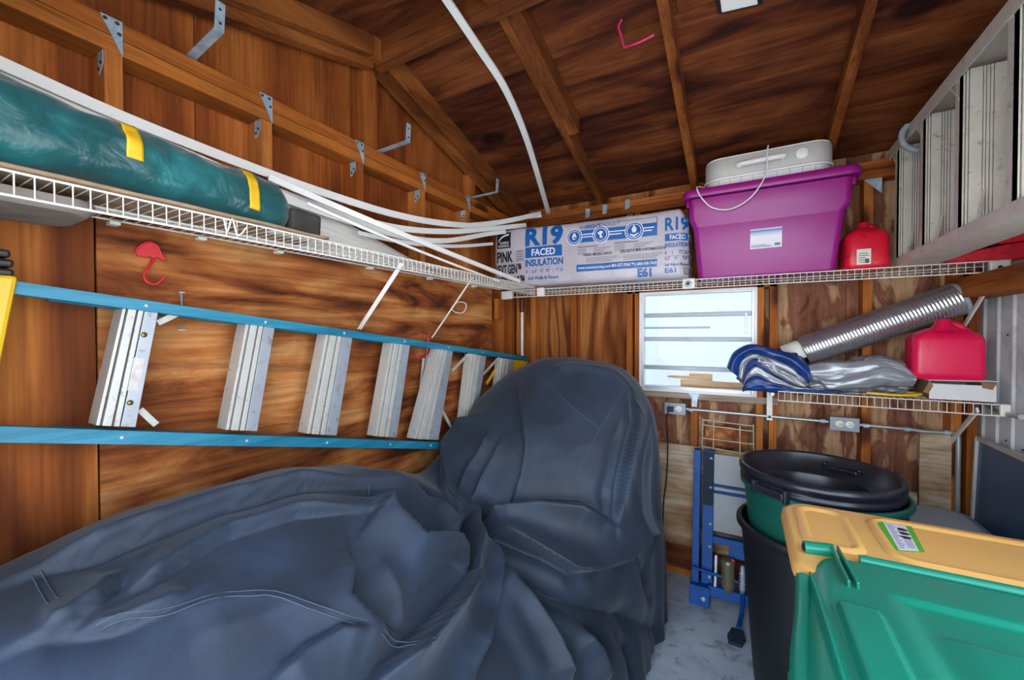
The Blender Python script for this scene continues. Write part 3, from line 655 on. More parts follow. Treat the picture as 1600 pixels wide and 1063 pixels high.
MB().bar((GX-.0, .775, GZ+.045), (GX+.005, .88, GZ+.04), .10, .075).build('pole_end', m_char, gb, bevel=.012, label='charcoal padded end')

# white vinyl siding panels and trim strips leaning on the studs behind the bag
sg = []
def strip(label, pts, w, th=.006, n=10, nm='vinyl_strip', up=(0, 0, 1), m=None, cat='trim strip'):
    P = smooth_path(pts, n); t = MB(); N = len(P); vs = []; up0 = Vector(up)
    for i, p in enumerate(P):
        d = (P[min(i+1, N-1)]-P[max(i-1, 0)]).normalized(); sd = d.cross(up0).normalized(); u = sd.cross(d)
        vs += [p-sd*th/2-u*w/2, p+sd*th/2-u*w/2, p+sd*th/2+u*w/2, p-sd*th/2+u*w/2]
    fs = [(i*4+k, i*4+(k+1) % 4, i*4+4+(k+1) % 4, i*4+4+k) for i in range(N-1) for k in range(4)]+[(0, 1, 2, 3), (N*4-4, N*4-3, N*4-2, N*4-1)]
    o = t.add(vs, fs).build(nm, m or m_white, None, bevel=.001)
    tag(o, label, cat, 'white vinyl pieces on the left shelf'); return o
# wide ribbed panel standing on edge
sp_ = thing('siding_panel', 'wide white ribbed vinyl panel standing on edge behind the green bag', 'siding', (-1.42, .85, SZ+.004), 'white vinyl pieces on the left shelf')
def sid(y, f):   # f 0 bottom .. 1 top ; top edge drops away to the far end
    zt_ = 2.105-.125*(y-.2) if y < 1.0 else 2.005-.24*(y-1.0)
    zb = SZ+.004; x = -1.395-.055*f
    return Vector((x-(.008 if int(f*7) % 2 else 0), y, zb+(zt_-zb)*f))
mbp = MB(); fr = []
for k in range(7): fr += [k/7+.001, (k+1)/7-.004]
mbp.grid(lambda i, j: sid(.0+1.62*j, fr[min(13, int(round(i*13)))]), 14, 30, False); mbp.build('panel_face', m_white_ridge, sp_, solid=.004)
MB().bar((-1.39, .62, SZ+.012), (-1.365, 1.60, SZ+.008), .012, .014).build('bottom_flange', m_white, sp_, bevel=.002)
A = lambda px, py, x: at(px, py, 'x', x)
Bk = lambda px, py, y: at(px, py, 'y', y)
strip('topmost white vinyl strip, upper edge above the green bag, curving up to the eave', [A(-60, 72, -1.435), A(0, 98, -1.435), A(200, 186, -1.435), A(400, 264, -1.43), A(520, 306, -1.42), A(620, 336, -1.40), A(700, 350, -1.37), A(760, 351, -1.36), Bk(845, 334, 2.60)], .03)
strip('second white vinyl strip, just below the topmost one, ending beside the bag', [A(200, 204, -1.425), A(400, 286, -1.42), A(520, 330, -1.405), A(620, 356, -1.385), A(700, 362, -1.36), A(760, 358, -1.345), Bk(822, 352, 2.44)], .028)
strip('third white vinyl strip, sagging lowest of the curved ones by the bag end', [A(430, 306, -1.40), A(560, 350, -1.40), A(640, 372, -1.385), A(700, 376, -1.37), A(760, 366, -1.36), Bk(790, 362, 2.26)], .026)
strip('short bent white vinyl strip ending at the black emblem of the bag', [A(560, 364, -1.395), A(640, 380, -1.39), A(710, 385, -1.385), A(770, 381, -1.39)], .018)
strip('split white vinyl strip whose forked end points up at the eave corner', [A(690, 352, -1.43), A(740, 350, -1.42), A(790, 344, -1.40), Bk(846, 338, 2.585)], .016)
strip('straight white strip lying across the shelf corner in front of the bag', [A(420, 277, -1.388), A(500, 312, -1.34), A(650, 375, -1.24), A(812, 440, -1.185)], .022, .01)
strip('thin white strip beside the straight one crossing the shelf corner', [A(480, 318, -1.25), A(600, 370, -1.22), A(700, 410, -1.20), A(780, 440, -1.19)], .010, .008)
strip('flat white strip lying on the shelf deck below the wide panel', [(-1.255, .72, SZ+.012), (-1.25, 1.2, SZ+.010), (-1.235, 1.62, SZ+.008)], .008, .03)
# bowed conduit strip hanging below the roof
cv = []
for px, py, dz in ((690, -12, .05), (745, 70, .07), (790, 140, .09), (822, 215, .09), (845, 290, .06), (857, 333, .0)):
    d = _r*((px-800)/CF)-_u*((py-531.5)/CF)+_f
    # plane z = ZE+SLP*(YB-y)-dz
    tt = (ZE+SLP*YB-dz-EYE.z)/(d.z+SLP*d.y); cv.append(EYE+d*tt)
strip('long white channel strip bowed below the roof down to the eave', cv, .03, .012, up=(1, 0, 0), nm='channel_strip')

# ---------------------------------------------------------------- metal ties, hooks on the framing
tl = ['nearest galvanized tie on the left plate, top left of the photo', 'second galvanized tie from the left on the plate', 'third galvanized tie from the left on the plate', 'fourth galvanized tie from the left on the plate', 'farthest galvanized tie on the left plate, near the corner']
for k in range(5):
    y = .455+k*.4064
    t = thing('framing_tie', tl[k], 'bracket', (XL, y, 2.27), 'galvanized ties along the left plate')
    f = MB().prism([(XL+.002, y-.046, 2.35), (XL+.002, y-.001, 2.352), (XL+.002, y-.001, 2.258)], (.002, 0, 0)).build('face_plate', m_galv, t)
    s = MB()
    for q in ((y-.036, 2.342), (y-.012, 2.342), (y-.008, 2.315)): s.lathe([(0, .003), (.004, .002), (.005, 0)], (XL+.004, q[0], q[1]), 8, (1, 0, 0))
    s.build('nail', m_screw, f)
    p = MB().prism([(XL-.04, y-.040, 2.26), (XL-.004, y-.040, 2.26), (XL-.004, y-.040, 2.225), (XL-.03, y-.040, 2.20), (XL-.04, y-.040, 2.20)], (0, .0015, 0)).build('side_plate', m_galv, t)
    s = MB()
    for q in ((XL-.03, 2.215), (XL-.015, 2.228)): s.lathe([(0, .003), (.004, .002), (.005, 0)], (q[0], y-.0405, q[1]), 8, (0, -1, 0))
    s.build('nail', m_screw, p)
bl = ['tie plate on the back plate beside the second rafter foot', 'tie plate on the back plate left of the second rafter foot', 'tie plate on the back plate right of the second rafter foot', 'tie plate at the stud behind the red fuel can']
for k, (x, z) in enumerate(((-.81, 2.335), (-.93, 2.325), (-.66, 2.345), (.552, 2.25))):
    t = thing('framing_tie', bl[k], 'bracket', (x, YB, z), 'galvanized ties along the back plate')
    if k < 3: MB().prism([(x-.016, YB-.002, z-.032), (x+.014, YB-.002, z-.026), (x+.016, YB-.002, z+.03), (x-.014, YB-.002, z+.034)], (0, -.002, 0)).build('face_plate', m_galv, t)
    else: MB().prism([(x-.02, YB-.002, z+.03), (x+.05, YB-.002, z+.03), (x+.05, YB-.002, z-.05)], (0, -.002, 0)).build('face_plate', m_galv, t)
hl = ['largest galvanized angle hanger on the plate, nearest the camera', 'middle galvanized angle hanger on the left plate', 'small far galvanized angle hanger near the eave corner']
for k, (y, L_, a) in enumerate(((.62, .155, .0), (1.37, .14, .03), (2.12, .145, .05))):
    zb = 2.352; t = thing('angle_hanger', hl[k], 'hanger', (XL, y, zb), 'galvanized angle hangers over the left plate')
    MB().bar((XL-.03, y, zb+.006), (XL+L_, y+a, zb+.03), .026, .004).build('arm', m_galv, t, bevel=.001)
    u = MB().bar((XL+L_, y+a, zb+.028), (XL+L_+.002, y+a+.004, zb+.112), .026, .004, up=(1, 0, 0)).build('upright', m_galv, t, bevel=.001)
    s = MB()
    for z in (.05, .09): s.lathe([(.0, .001), (.004, .001), (.0045, 0)], (XL+L_+.003, y+a+.002, zb+z), 10, (1, 0, 0))
    s.build('hole', m_screw, u)
ph = thing('ceiling_hook', 'pink vinyl coated hook screwed to the third rafter', 'hook', (-.285, 1.52, 2.57))
pa = [Vector((-.279, 1.52, 2.56)), at(1000, 66, 'y', 1.52), at(976, 75, 'y', 1.52), at(966, 42, 'y', 1.52), at(971, 31, 'y', 1.52)]
MB().tube(pa, .0042, 8).build('hook_wire', m_pink, ph)
rh = thing('red_hook', 'red coated hook with a scalloped red holder at upper left', 'hook', (XL+.014, .505, 1.68))
q = lambda px, py, x=XL+.022: at(px, py, 'x', x)
MB().prism([q(x, y, XL+.0145) for x, y in ((211, 396), (215, 386), (224, 380), (236, 378), (246, 384), (251, 394), (260, 408), (252, 407), (246, 402), (238, 405), (232, 401), (226, 404), (220, 400), (215, 402))], (.008, 0, 0)).build('holder', m_red, rh, bevel=.002)
MB().tube(smooth_path([q(212, 396), q(218, 385), q(232, 379), q(246, 385), q(253, 402)], 5), .003, 6).build('holder_wire', m_red, rh)
MB().tube(smooth_path([q(240, 405), q(232, 418, XL+.035), q(225, 430, XL+.04), q(230, 441, XL+.045), q(244, 444, XL+.045), q(258, 432, XL+.045)], 6), .0035, 8).build('hook_wire', m_red, rh)
rk = thing('ladder_hook', 'crimson hook holding the blue ladder rail from below', 'hook', (XL+.02, 1.62, 1.44))
m_crim = plain('crimson_vinyl', '#a81432', .4)
q2 = lambda px, py, x=XL+.115: at(px, py, 'x', x)
MB().tube(smooth_path([q2(660, 519, XL+.06), q2(668, 524, XL+.11), q2(668, 545), q2(665, 555), q2(654, 557), q2(645, 551, XL+.09)], 6), .0055, 8).build('hook_wire', m_crim, rk)
wk = thing('white_hook', 'white coated open hook on the plywood by the corner', 'hook', (XL+.02, 1.93, 1.65))
MB().tube(smooth_path([q(705, 482), q(711, 488), q(722, 489), q(728, 482), q(727, 474), q(718, 472), q(713, 474)], 6), .0035, 8).build('hook_wire', m_white, wk)
nl = thing('big_nail', 'large bent nail above the blue ladder rail', 'nail', (XL+.013, .575, 1.64))
MB().tube([q(283, 457, XL+.05), q(284, 480, XL+.016)], .003, 6).build('shank', m_galv, nl); MB().bar(q(279, 457, XL+.05), q(288, 457, XL+.05), .008, .003).build('head', m_galv, nl)
bs = thing('bent_spike', 'bent metal spike on the plywood under the top ladder rail', 'nail', (XL+.013, .575, 1.5))
MB().tube(smooth_path([q(278, 507), q(284, 512, XL+.04), q(290, 515, XL+.05), q(278, 516, XL+.05)], 5), .002, 6).build('shank', m_galv, bs)

# ---------------------------------------------------------------- blue fibreglass step ladder hung on the left wall
m_fib = NT('blue_fibreglass'); _v, _raw = m_fib.coords((1, .05, 1), rnd=False)
_c = m_fib.ramp(m_fib.noise(_v, 30, 4, .2, .7), [(.3, '#0f6079'), (.5, '#1a7793'), (.72, '#3a8da8')]); _c = m_fib.mul(_c, m_fib.ramp(m_fib.noise(_raw, 9, 5, .5, .7), [(.3, (.55, .6, .65, 1)), (.42, (1, 1, 1, 1))]), .7)
m_fib.l(_c, m_fib.b.inputs['Base Color']); m_fib.b.inputs['Roughness'].default_value = .45; m_fib = m_fib.m
LX = -1.40
lad = thing('step_ladder', 'blue fibreglass step ladder with aluminium steps hung sideways on the left wall', 'ladder', (LX, 1.2, 1.2))
top = lambda y: 1.600-.1176*(y-.24)     # upper rail centre line
bot = lambda y: 1.2905-.258*(y-.218)    # lower rail centre line
def rail(fz, y0, y1, x, m, w=.028, nm='front_rail', flip=1):
    # C channel: web towards the room, two flanges towards the wall
    a, b = Vector((x, y0, fz(y0))), Vector((x, y1, fz(y1))); d = (b-a).normalized(); up = Vector((1, 0, 0)).cross(d).normalized()*-1
    up = d.cross(Vector((1, 0, 0))).normalized(); 
    if up.z < 0: up = -up
    o = Vector((1, 0, 0)); h = w; t = .005; dp = .03
    sec = [o*0-up*h/2, o*0+up*h/2, -o*dp+up*h/2, -o*dp+up*(h/2-t), -o*t+up*(h/2-t), -o*t-up*(h/2-t), -o*dp-up*(h/2-t), -o*dp-up*h/2]
    mb = MB(); mb.add([a+s for s in sec]+[b+s for s in sec], [(i, (i+1) % 8, 8+(i+1) % 8, 8+i) for i in range(8)]+[tuple(range(8)), tuple(range(8, 16))])
    return mb.build(nm, m, lad, bevel=.001)
r1 = rail(top, .20, 2.62, LX+.055, m_fib); r2 = rail(bot, .03, 2.62, LX+.055, m_fib, .034)
rail(top, .30, 2.60, LX-.03, m_fib, .024, 'rear_rail'); rail(lambda y: bot(y), .30, 2.60, LX-.03, m_fib, .024, 'rear_rail')
m_flange = plain('bare_aluminium', '#a7abb3', .35, .35, .08, 20, .05, 100, dirt=((.6, .58, .55, 1), 40, .32))
steps = [((192, 482, 248, 485), (150, 665, 212, 668)), ((385, 506, 430, 508), (353, 672, 402, 674)), ((510, 522, 551, 526), (480, 678, 526, 681)), ((612, 536, 641, 538), (587, 682, 620, 684)), ((685, 545, 708, 548), (648, 686, 685, 688)), ((738, 553, 760, 557), (722, 690, 738, 692)), ((785, 560, 803, 562), (772, 694, 786, 695))]
for i, (a, b) in enumerate(steps):
    x = LX+.045
    T0, T1, B0, B1 = at(a[0], a[1], 'x', x), at(a[2], a[3], 'x', x), at(b[0], b[1], 'x', x), at(b[2], b[3], 'x', x)
    # ribbed tread: slices across its width at alternating depth, running from rail to rail
    mb = MB(); cuts = [0, .09, .14, .36, .42, .56, .61, 1.0]; dep = [0, -.022, .004, -.022, .004, -.020, 0]
    fl = MB()
    for c0, c1, dx in zip(cuts[:-1], cuts[1:], dep):
        p = [B0.lerp(B1, c0), B0.lerp(B1, c1), T0.lerp(T1, c1), T0.lerp(T1, c0)]; o = Vector((dx, 0, 0)); bk = Vector((-.055, 0, 0))
        (fl if c1 == 1.0 else mb).hexa([p[0]+bk, p[1]+bk, p[2]+bk, p[3]+bk, p[0]+o, p[1]+o, p[2]+o, p[3]+o])
    sob = mb.build('step', m_alu, lad, bevel=.001); fl.build('step_flange', m_flange, sob, bevel=.001)
    if i == 0:
        rv_ = MB()
        for f in (.22, .80): c = T0.lerp(B0, f).lerp(T1.lerp(B1, f), .72)+Vector((.001, 0, 0)); rv_.lathe([(0, .003), (.006, .002), (.007, 0)], c, 10, (1, 0, 0))
        rv_.build('rivet', plain('brass', '#8d7a4a', .4, .8), sob)
        MB().bar(T0.lerp(B0, .42).lerp(T1.lerp(B1, .42), .72)+Vector((.0015, 0, 0)), T0.lerp(B0, .70).lerp(T1.lerp(B1, .70), .72)+Vector((.0015, 0, 0)), .022, .001, up=(1, 0, 0)).build('worn_sticker', plain('worn_paper', '#c9c2bd', .7, 0, .2, 60), sob)
    for f, fr_ in ((-.03, r1), (1.03, r2)):
        c = (T0.lerp(T1, .6) if f < 0 else B0.lerp(B1, .6)); c = Vector((LX+.056, c.y, (top(c.y) if f < 0 else bot(c.y))))
        MB().lathe([(0, .003), (.004, .0025), (.0055, 0)], c, 8, (1, 0, 0)).build('rivet', m_galv, fr_)
def brace(p, q): MB().bar(p, q, .016, .006, up=(1, 0, 0)).build('brace', m_alu, lad, bevel=.001)
Lx = LX+.02
brace(at(246, 505, 'x', Lx), at(284, 487, 'x', Lx)); brace(at(218, 640, 'x', Lx), at(244, 664, 'x', Lx)); brace(at(706, 580, 'x', Lx), at(735, 550, 'x', Lx)); brace(at(755, 585, 'x', Lx), at(782, 556, 'x', Lx)); brace(at(690, 640, 'x', Lx), at(705, 668, 'x', Lx))
for pa_, pb_ in (((662, 560), (650, 684)), ((668, 553), (656, 684))):
    MB().bar(at(*pa_, 'x', LX-.03), at(*pb_, 'x', LX-.03), .014, .008, up=(1, 0, 0)).build('rear_bar', m_alu, lad, bevel=.001)
m_ylw = plain('yellow_plastic', '#e8b820', .4, 0, .06)
MB().prism([(LX-.03, .035, 1.62), (LX-.03, .236, 1.625), (LX-.03, .19, 1.30), (LX-.03, .0, 1.27)], (.10, 0, 0)).build('top_cap', m_ylw, lad, bevel=.008, label='yellow plastic top cap')
for z in (1.632, 1.652, 1.672): MB().box((LX-.02, .04, z-.009), (LX+.06, .232-.004*(z > 1.66), z+.007)).build('rubber_grip', m_black, lad, bevel=.005, label='black ribbed rubber grip')
MB().prism([at(805, 562, 'x', LX+.03), at(826, 566, 'x', LX+.03), at(812, 580, 'x', LX+.03), at(798, 584, 'x', LX+.03)], (-.06, 0, 0)).build('foot', m_ylw, lad, bevel=.003, label='yellow plastic foot')
MB().bar(at(778, 572, 'x', LX), at(760, 600, 'x', LX), .02, .01, up=(1, 0, 0)).build('foot_spreader', m_ylw, lad, bevel=.002, label='yellow spreader')

# ---------------------------------------------------------------- aluminium step ladder standing on edge over the right shelf
al = thing('step_ladder', 'aluminium step ladder on edge above the shelf at upper right', 'ladder', (.66, 2.0, 1.83))
AX0, AX1, AZ0, AZ1 = .60, .715, 1.815, 2.335
def chan(y0, y1, z0, z1, x0, x1, up, nm, m=m_alu2):
    # channel lying along y: web plus flanges facing the steps
    mb = MB(); t = .004
    zin0, zin1 = (z0+t, z1) if up else (z0, z1-t)
    zw = (z0, z0+t) if up else (z1-t, z1)
    mb.box((x0, y0, zw[0]), (x1, y1, zw[1])); mb.box((x0, y0, zin0), (x0+t, y1, zin1)); mb.box((x1-t, y0, zin0), (x1, y1, zin1))
    return mb.build(nm, m, al, bevel=.0008)
chan(1.0, 2.46, AZ0-.022, AZ0+.02, AX0-.004, AX1+.004, True, 'side_rail'); chan(1.0, 2.56, AZ1-.02, AZ1+.03, AX0-.004, AX1+.004, False, 'side_rail')
MB().box((AX0, 2.55, AZ1-.01), (AX1, 2.585, AZ1+.028)).build('foot', m_black, al, bevel=.004)
for k in range(6):
    y = 2.44-.302*k; mb = MB(); W_ = AX1-AX0
    cuts = [0, .06, .09, .13, .155, .40, .42, .46, .48, .53, .55, .60, .62, .88, .905, .945, .965, 1]
    for i, (c0, c1) in enumerate(zip(cuts[:-1], cuts[1:])):
        dy = .0 if i % 2 == 0 else .010
        mb.box((AX0+W_*c0, y+dy, AZ0+.004), (AX0+W_*c1, y+.016, AZ1-.004))
    mb.box((AX0, y, AZ0+.004), (AX0+.003, y+.045, AZ1-.004)); mb.box((AX1-.003, y, AZ0+.004), (AX1, y+.045, AZ1-.004))
    mb.build('step', m_alu2, al)
    if k < 3:
        MB().bar((AX0+.004, y+.016, AZ1-.085), (AX0+.004, y+.10, AZ1-.004), .010, .005).build('brace', m_alu2, al); MB().bar((AX0+.05, y-.006, AZ0+.13), (AX0+.015, y-.07, AZ0+.018), .008, .004).build('brace', m_alu2, al)
for x, z in ((AX1+.02, AZ0+.06), (AX1+.02, AZ1-.06)):
    MB().box((x, 1.0, z-.014), (x+.035, 2.36, z+.014)).build('rear_rail', m_alu2, al, bevel=.002)
for k in range(4):
    y = 2.30-.34*k; MB().box((AX1+.02, y, AZ0+.07), (AX1+.052, y+.012, AZ1-.07)).build('rear_bar', m_alu2, al, bevel=.001)
hk = thing('storage_hook', 'grey padded hook curling round the aluminium ladder at right', 'hook', (.60, 2.22, 2.27))
m_pad = plain('grey_foam_sleeve', '#8d9498', .6, 0, .15, 30, .2, 100)
hp = [at(x, y, 'y', 2.28) for x, y in ((1418, 196), (1411, 205), (1409, 217), (1415, 228), (1428, 234), (1443, 234))]
MB().tube(smooth_path(hp, 6), .011, 10).build('sleeve', m_pad, hk)
MB().tube([hp[0], hp[0]+Vector((.03, .04, .025)), hp[0]+Vector((.05, .06, .04))], .006, 8).build('shank', m_galv, hk)

# red tool on the right end of the upper shelf
rt = thing('red_tool_case', 'long red plastic tool case at the right end of the upper shelf', 'tool case', (.86, 2.46, SZ-.01))
z0 = SZ-.008
MB().prism([(.755, 2.43, z0), (.99, 2.43, z0), (.99, 2.43, z0+.07), (.93, 2.43, z0+.066), (.79, 2.43, z0+.038), (.757, 2.43, z0+.034)], (0, .10, 0)).build('case', m_redcan, rt, bevel=.006)
MB().prism([(.905, 2.425, z0+.066), (.99, 2.425, z0+.072), (.99, 2.425, z0+.112), (.935, 2.425, z0+.108), (.905, 2.425, z0+.09)], (0, .11, 0)).build('head', m_redcan, rt, bevel=.006)
MB().box((.862, 2.44, z0+.062), (.904, 2.50, z0+.088)).build('lock', m_black, rt, bevel=.004)
# ---------------------------------------------------------------- black cover over the ride-on machine
# stations along y: closed arch sections from the wall-side hem over the top to the room-side hem
COVER_ST = [
 (-.05, [(-1.40,0),(-1.39,.45),(-1.36,.75),(-1.29,.90),(-1.12,.92),(-.95,.84),(-.80,.66),(-.70,.42),(-.64,.18),(-.62,0)]),
 (.20,  [(-1.42,0),(-1.40,.55),(-1.37,.86),(-1.29,1.02),(-1.12,1.01),(-.94,.91),(-.79,.72),(-.68,.45),(-.62,.2),(-.60,0)]),
 (.55,  [(-1.42,0),(-1.41,.60),(-1.37,.93),(-1.28,1.06),(-1.12,1.03),(-.95,.93),(-.78,.74),(-.66,.45),(-.60,.2),(-.57,0)]),
 (.90,  [(-1.42,0),(-1.41,.60),(-1.36,.92),(-1.24,1.04),(-1.08,1.00),(-.94,.88),(-.79,.68),(-.64,.42),(-.55,.18),(-.52,0)]),
 (1.22, [(-1.42,0),(-1.41,.50),(-1.37,.82),(-1.27,.93),(-1.12,.90),(-.99,.78),(-.82,.62),(-.64,.42),(-.52,.20),(-.47,0)]),
 (1.48, [(-1.42,0),(-1.41,.50),(-1.38,.77),(-1.28,.86),(-1.12,.79),(-.97,.72),(-.80,.65),(-.58,.50),(-.46,.25),(-.41,0)]),
 (1.75, [(-1.42,0),(-1.41,.60),(-1.39,.88),(-1.31,1.00),(-1.12,1.04),(-.84,1.02),(-.58,.90),(-.46,.62),(-.40,.30),(-.37,0)]),
 (1.95, [(-1.42,0),(-1.41,.65),(-1.40,.98),(-1.31,1.15),(-1.05,1.25),(-.74,1.22),(-.52,1.10),(-.42,.80),(-.37,.40),(-.35,0)]),
 (2.10, [(-1.42,0),(-1.41,.70),(-1.39,1.02),(-1.28,1.21),(-.99,1.345),(-.60,1.305),(-.43,1.14),(-.37,.85),(-.345,.40),(-.33,0)]),
 (2.25, [(-1.42,0),(-1.41,.70),(-1.38,1.00),(-1.27,1.19),(-.99,1.32),(-.60,1.28),(-.44,1.12),(-.385,.80),(-.36,.35),(-.35,0)]),
 (2.36, [(-1.41,0),(-1.39,.55),(-1.36,.80),(-1.25,.95),(-.98,1.05),(-.62,1.02),(-.48,.88),(-.43,.60),(-.40,.25),(-.39,0)]),
 (2.43, [(-1.39,0),(-1.36,.15),(-1.32,.25),(-1.22,.30),(-.98,.33),(-.65,.32),(-.52,.27),(-.47,.2),(-.44,.1),(-.43,0)]),
]
FOLDS = [
 ('S',0.036,0.090,[(-1.067,.988,.965),(-1.094,.832,1.017),(-1.127,.724,1.037),(-1.137,.653,1.039),(-1.144,.591,1.040),(-1.151,.537,1.042),(-1.151,.465,1.040),(-1.150,.401,1.038),(-1.155,.352,1.037),(-1.154,.306,1.034),(-1.164,.260,1.032),(-1.174,.225,1.029)]),
 ('S',0.024,0.070,[(-1.006,.832,.960),(-1.033,.747,.987),(-1.062,.669,1.006),(-1.070,.583,1.008),(-1.076,.513,1.011),(-1.064,.449,1.005),(-1.052,.392,.998),(-1.041,.352,.991),(-1.034,.313,.986)]),
 ('S',0.045,0.090,[(-1.035,.884,.974),(-1.021,.929,.952),(-.977,.921,.912),(-.922,.958,.837),(-.926,1.158,.742),(-.882,1.171,.692),(-.826,1.081,.662),(-.789,.988,.650)]),
 ('S',0.034,0.060,[(-1.136,.929,1.020),(-1.084,1.060,.946),(-1.051,1.217,.844),(-.984,1.267,.758),(-.920,1.223,.715)]),
 ('S',0.055,0.060,[(-.760,.653,.690),(-.767,.724,.688),(-.776,.809,.682),(-.797,.958,.673),(-.850,1.144,.667),(-.915,1.290,.695),(-1.009,1.391,.728),(-1.050,1.396,.753)]),
 ('S',0.030,0.050,[(-.965,1.430,.702),(-.876,1.374,.655),(-.798,1.278,.598),(-.746,1.164,.545),(-.711,1.046,.522),(-.685,.958,.500)]),
 ('S',0.042,0.070,[(-.969,1.464,.712),(-.939,1.511,.730),(-.763,1.597,.772),(-.602,1.664,.770),(-.513,1.711,.707)]),
 ('S',0.055,0.080,[(-.369,2.031,.642),(-.401,1.892,.576),(-.457,1.711,.545),(-.518,1.597,.532),(-.590,1.517,.543),(-.723,1.481,.608),(-.850,1.441,.654),(-.894,1.419,.669)]),
 ('S',0.040,0.080,[(-.847,1.336,.637),(-.755,1.330,.568),(-.666,1.336,.496),(-.596,1.341,.414),(-.555,1.330,.338),(-.534,1.319,.288)]),
 ('S',0.030,0.060,[(-.531,1.452,.400),(-.480,1.487,.313),(-.445,1.487,.205)]),
 ('S',0.040,0.050,[(-.483,1.744,.685),(-.482,1.813,.816),(-.474,1.900,.932),(-.459,2.001,1.071),(-.486,2.043,1.180)]),
 ('S',0.026,0.050,[(-.889,1.560,.767),(-.879,1.622,.848),(-.890,1.694,.958),(-.941,1.774,1.063),(-1.027,1.892,1.195)]),
 ('S',0.030,0.050,[(-1.125,1.358,.818),(-1.238,1.493,.856),(-1.312,1.622,.916),(-1.339,1.769,.992),(-1.232,1.794,1.062)]),
 ('S',0.024,0.040,[(-1.121,1.458,.785),(-1.138,1.560,.854),(-1.115,1.640,.929),(-1.107,1.722,1.014)]),
 ('S',0.020,0.040,[(-1.058,1.487,.764),(-1.056,1.572,.838),(-1.034,1.646,.921),(-1.025,1.711,.999)]),
 ('S',0.022,0.050,[(-.395,1.862,.468),(-.400,1.892,.569),(-.406,1.924,.674),(-.409,1.967,.778),(-.411,2.005,.892),(-.407,2.081,1.061)]),
 ('S',0.024,0.060,[(-1.079,.329,1.008),(-1.044,.275,.988),(-1.032,.232,.977),(-1.037,.198,.975)]),
 ('S',0.020,0.050,[(-.983,.392,.957),(-.982,.337,.955),(-.991,.283,.958),(-1.016,.232,.969)]),
 ('S',0.026,0.070,[(-.934,.739,.903),(-.890,.708,.861),(-.864,.677,.836),(-.823,.700,.780),(-.801,.739,.740)]),
 ('S',0.016,0.070,[(-.827,.465,.808),(-.835,.537,.817),(-.833,.614,.808),(-.813,.669,.774)]),
 ('R',0.010,0.040,[(-.996,.283,.961),(-.987,.313,.957),(-.977,.352,.952),(-.963,.392,.942),(-.954,.433,.935),(-.926,.513,.911),(-.877,.568,.862),(-.838,.630,.812),(-.801,.700,.750),(-.765,.778,.670)]),
 ('R',0.012,0.090,[(-.925,.368,.909),(-.916,.409,.902),(-.907,.457,.894),(-.898,.505,.885),(-.899,.568,.884),(-.905,.630,.885),(-.907,.708,.880)]),
 ('R',0.015,0.040,[(-.898,.809,.853),(-.838,.809,.775),(-.787,.778,.708)]),
 ('R',-0.060,0.040,[(-1.034,1.511,.769),(-.957,1.441,.700),(-.889,1.347,.665)]),
 ('R',-0.030,0.040,[(-1.047,1.053,.920),(-1.060,1.290,.817),(-.999,1.352,.733),(-.903,1.284,.687)]),
 ('R',-0.055,0.050,[(-.847,1.363,.637),(-.743,1.380,.571),(-.636,1.413,.509),(-.552,1.469,.452),(-.475,1.566,.387),(-.397,1.749,.279),(-.345,2.005,.089)]),
 ('R',-0.022,0.040,[(-.441,1.603,.312),(-.397,1.688,.182),(-.384,1.694,.072)]),
 ('R',-0.024,0.030,[(-.507,1.948,1.078),(-.511,1.845,.942),(-.521,1.759,.824),(-.517,1.717,.730)]),
 ('R',0.016,0.030,[(-.390,2.090,.997),(-.386,2.034,.823),(-.386,1.981,.658),(-.379,1.967,.541),(-.371,1.959,.428)]),
 ('R',0.015,0.030,[(-.909,2.027,1.316),(-.757,2.056,1.320),(-.591,2.087,1.296),(-.492,2.078,1.222)]),
 ('R',0.012,0.040,[(-1.354,1.749,.963),(-1.278,1.799,1.050),(-1.146,1.818,1.101)]),
 ('R',-0.015,0.040,[(-.395,1.862,.468),(-.376,1.892,.342),(-.355,1.970,.216)]),
]
SEAMS = [
 [(-1.006,.260,.966),(-1.001,.275,.964),(-.997,.290,.962),(-.992,.306,.960),(-.987,.321,.957),(-.982,.337,.955),(-.977,.352,.952),(-.972,.368,.949),(-.968,.392,.946),(-.963,.417,.943),(-.958,.433,.939),(-.949,.457,.931),(-.940,.473,.923),(-.931,.497,.915),(-.926,.513,.911),(-.908,.537,.893),(-.895,.552,.880),(-.877,.568,.862),(-.865,.591,.847),(-.849,.614,.827),(-.838,.630,.812),(-.823,.653,.790),(-.810,.677,.768),(-.801,.700,.750),(-.789,.724,.726),(-.776,.755,.695),(-.765,.778,.670)],
 [(-.967,1.985,1.283),(-.886,1.940,1.239),(-.811,1.908,1.194),(-.744,1.884,1.150),(-.684,1.871,1.117),(-.632,1.862,1.085),(-.582,1.862,1.053)],
 [(-.509,2.053,1.217),(-.532,1.998,1.176),(-.552,1.948,1.132),(-.582,1.862,1.053),(-.600,1.808,.998),(-.614,1.759,.942),(-.626,1.722,.896),(-.640,1.688,.849)],
 [(-1.174,.225,1.029),(-1.116,.225,1.013),(-1.082,.225,1.000)],
 [(-1.097,.936,1.000),(-1.045,.907,.977)],
]
def _cr(P, u):
    n = len(P)-1; x = min(max(u, 0), 1)*n; i = min(int(x), n-1); t = x-i
    a, b, c, d = P[max(i-1, 0)], P[i], P[i+1], P[min(i+2, n)]
    return .5*((2*b)+(c-a)*t+(2*a-5*b+4*c-d)*t*t+(3*b-a-3*c+d)*t**3)
NU, NV = 480, 340
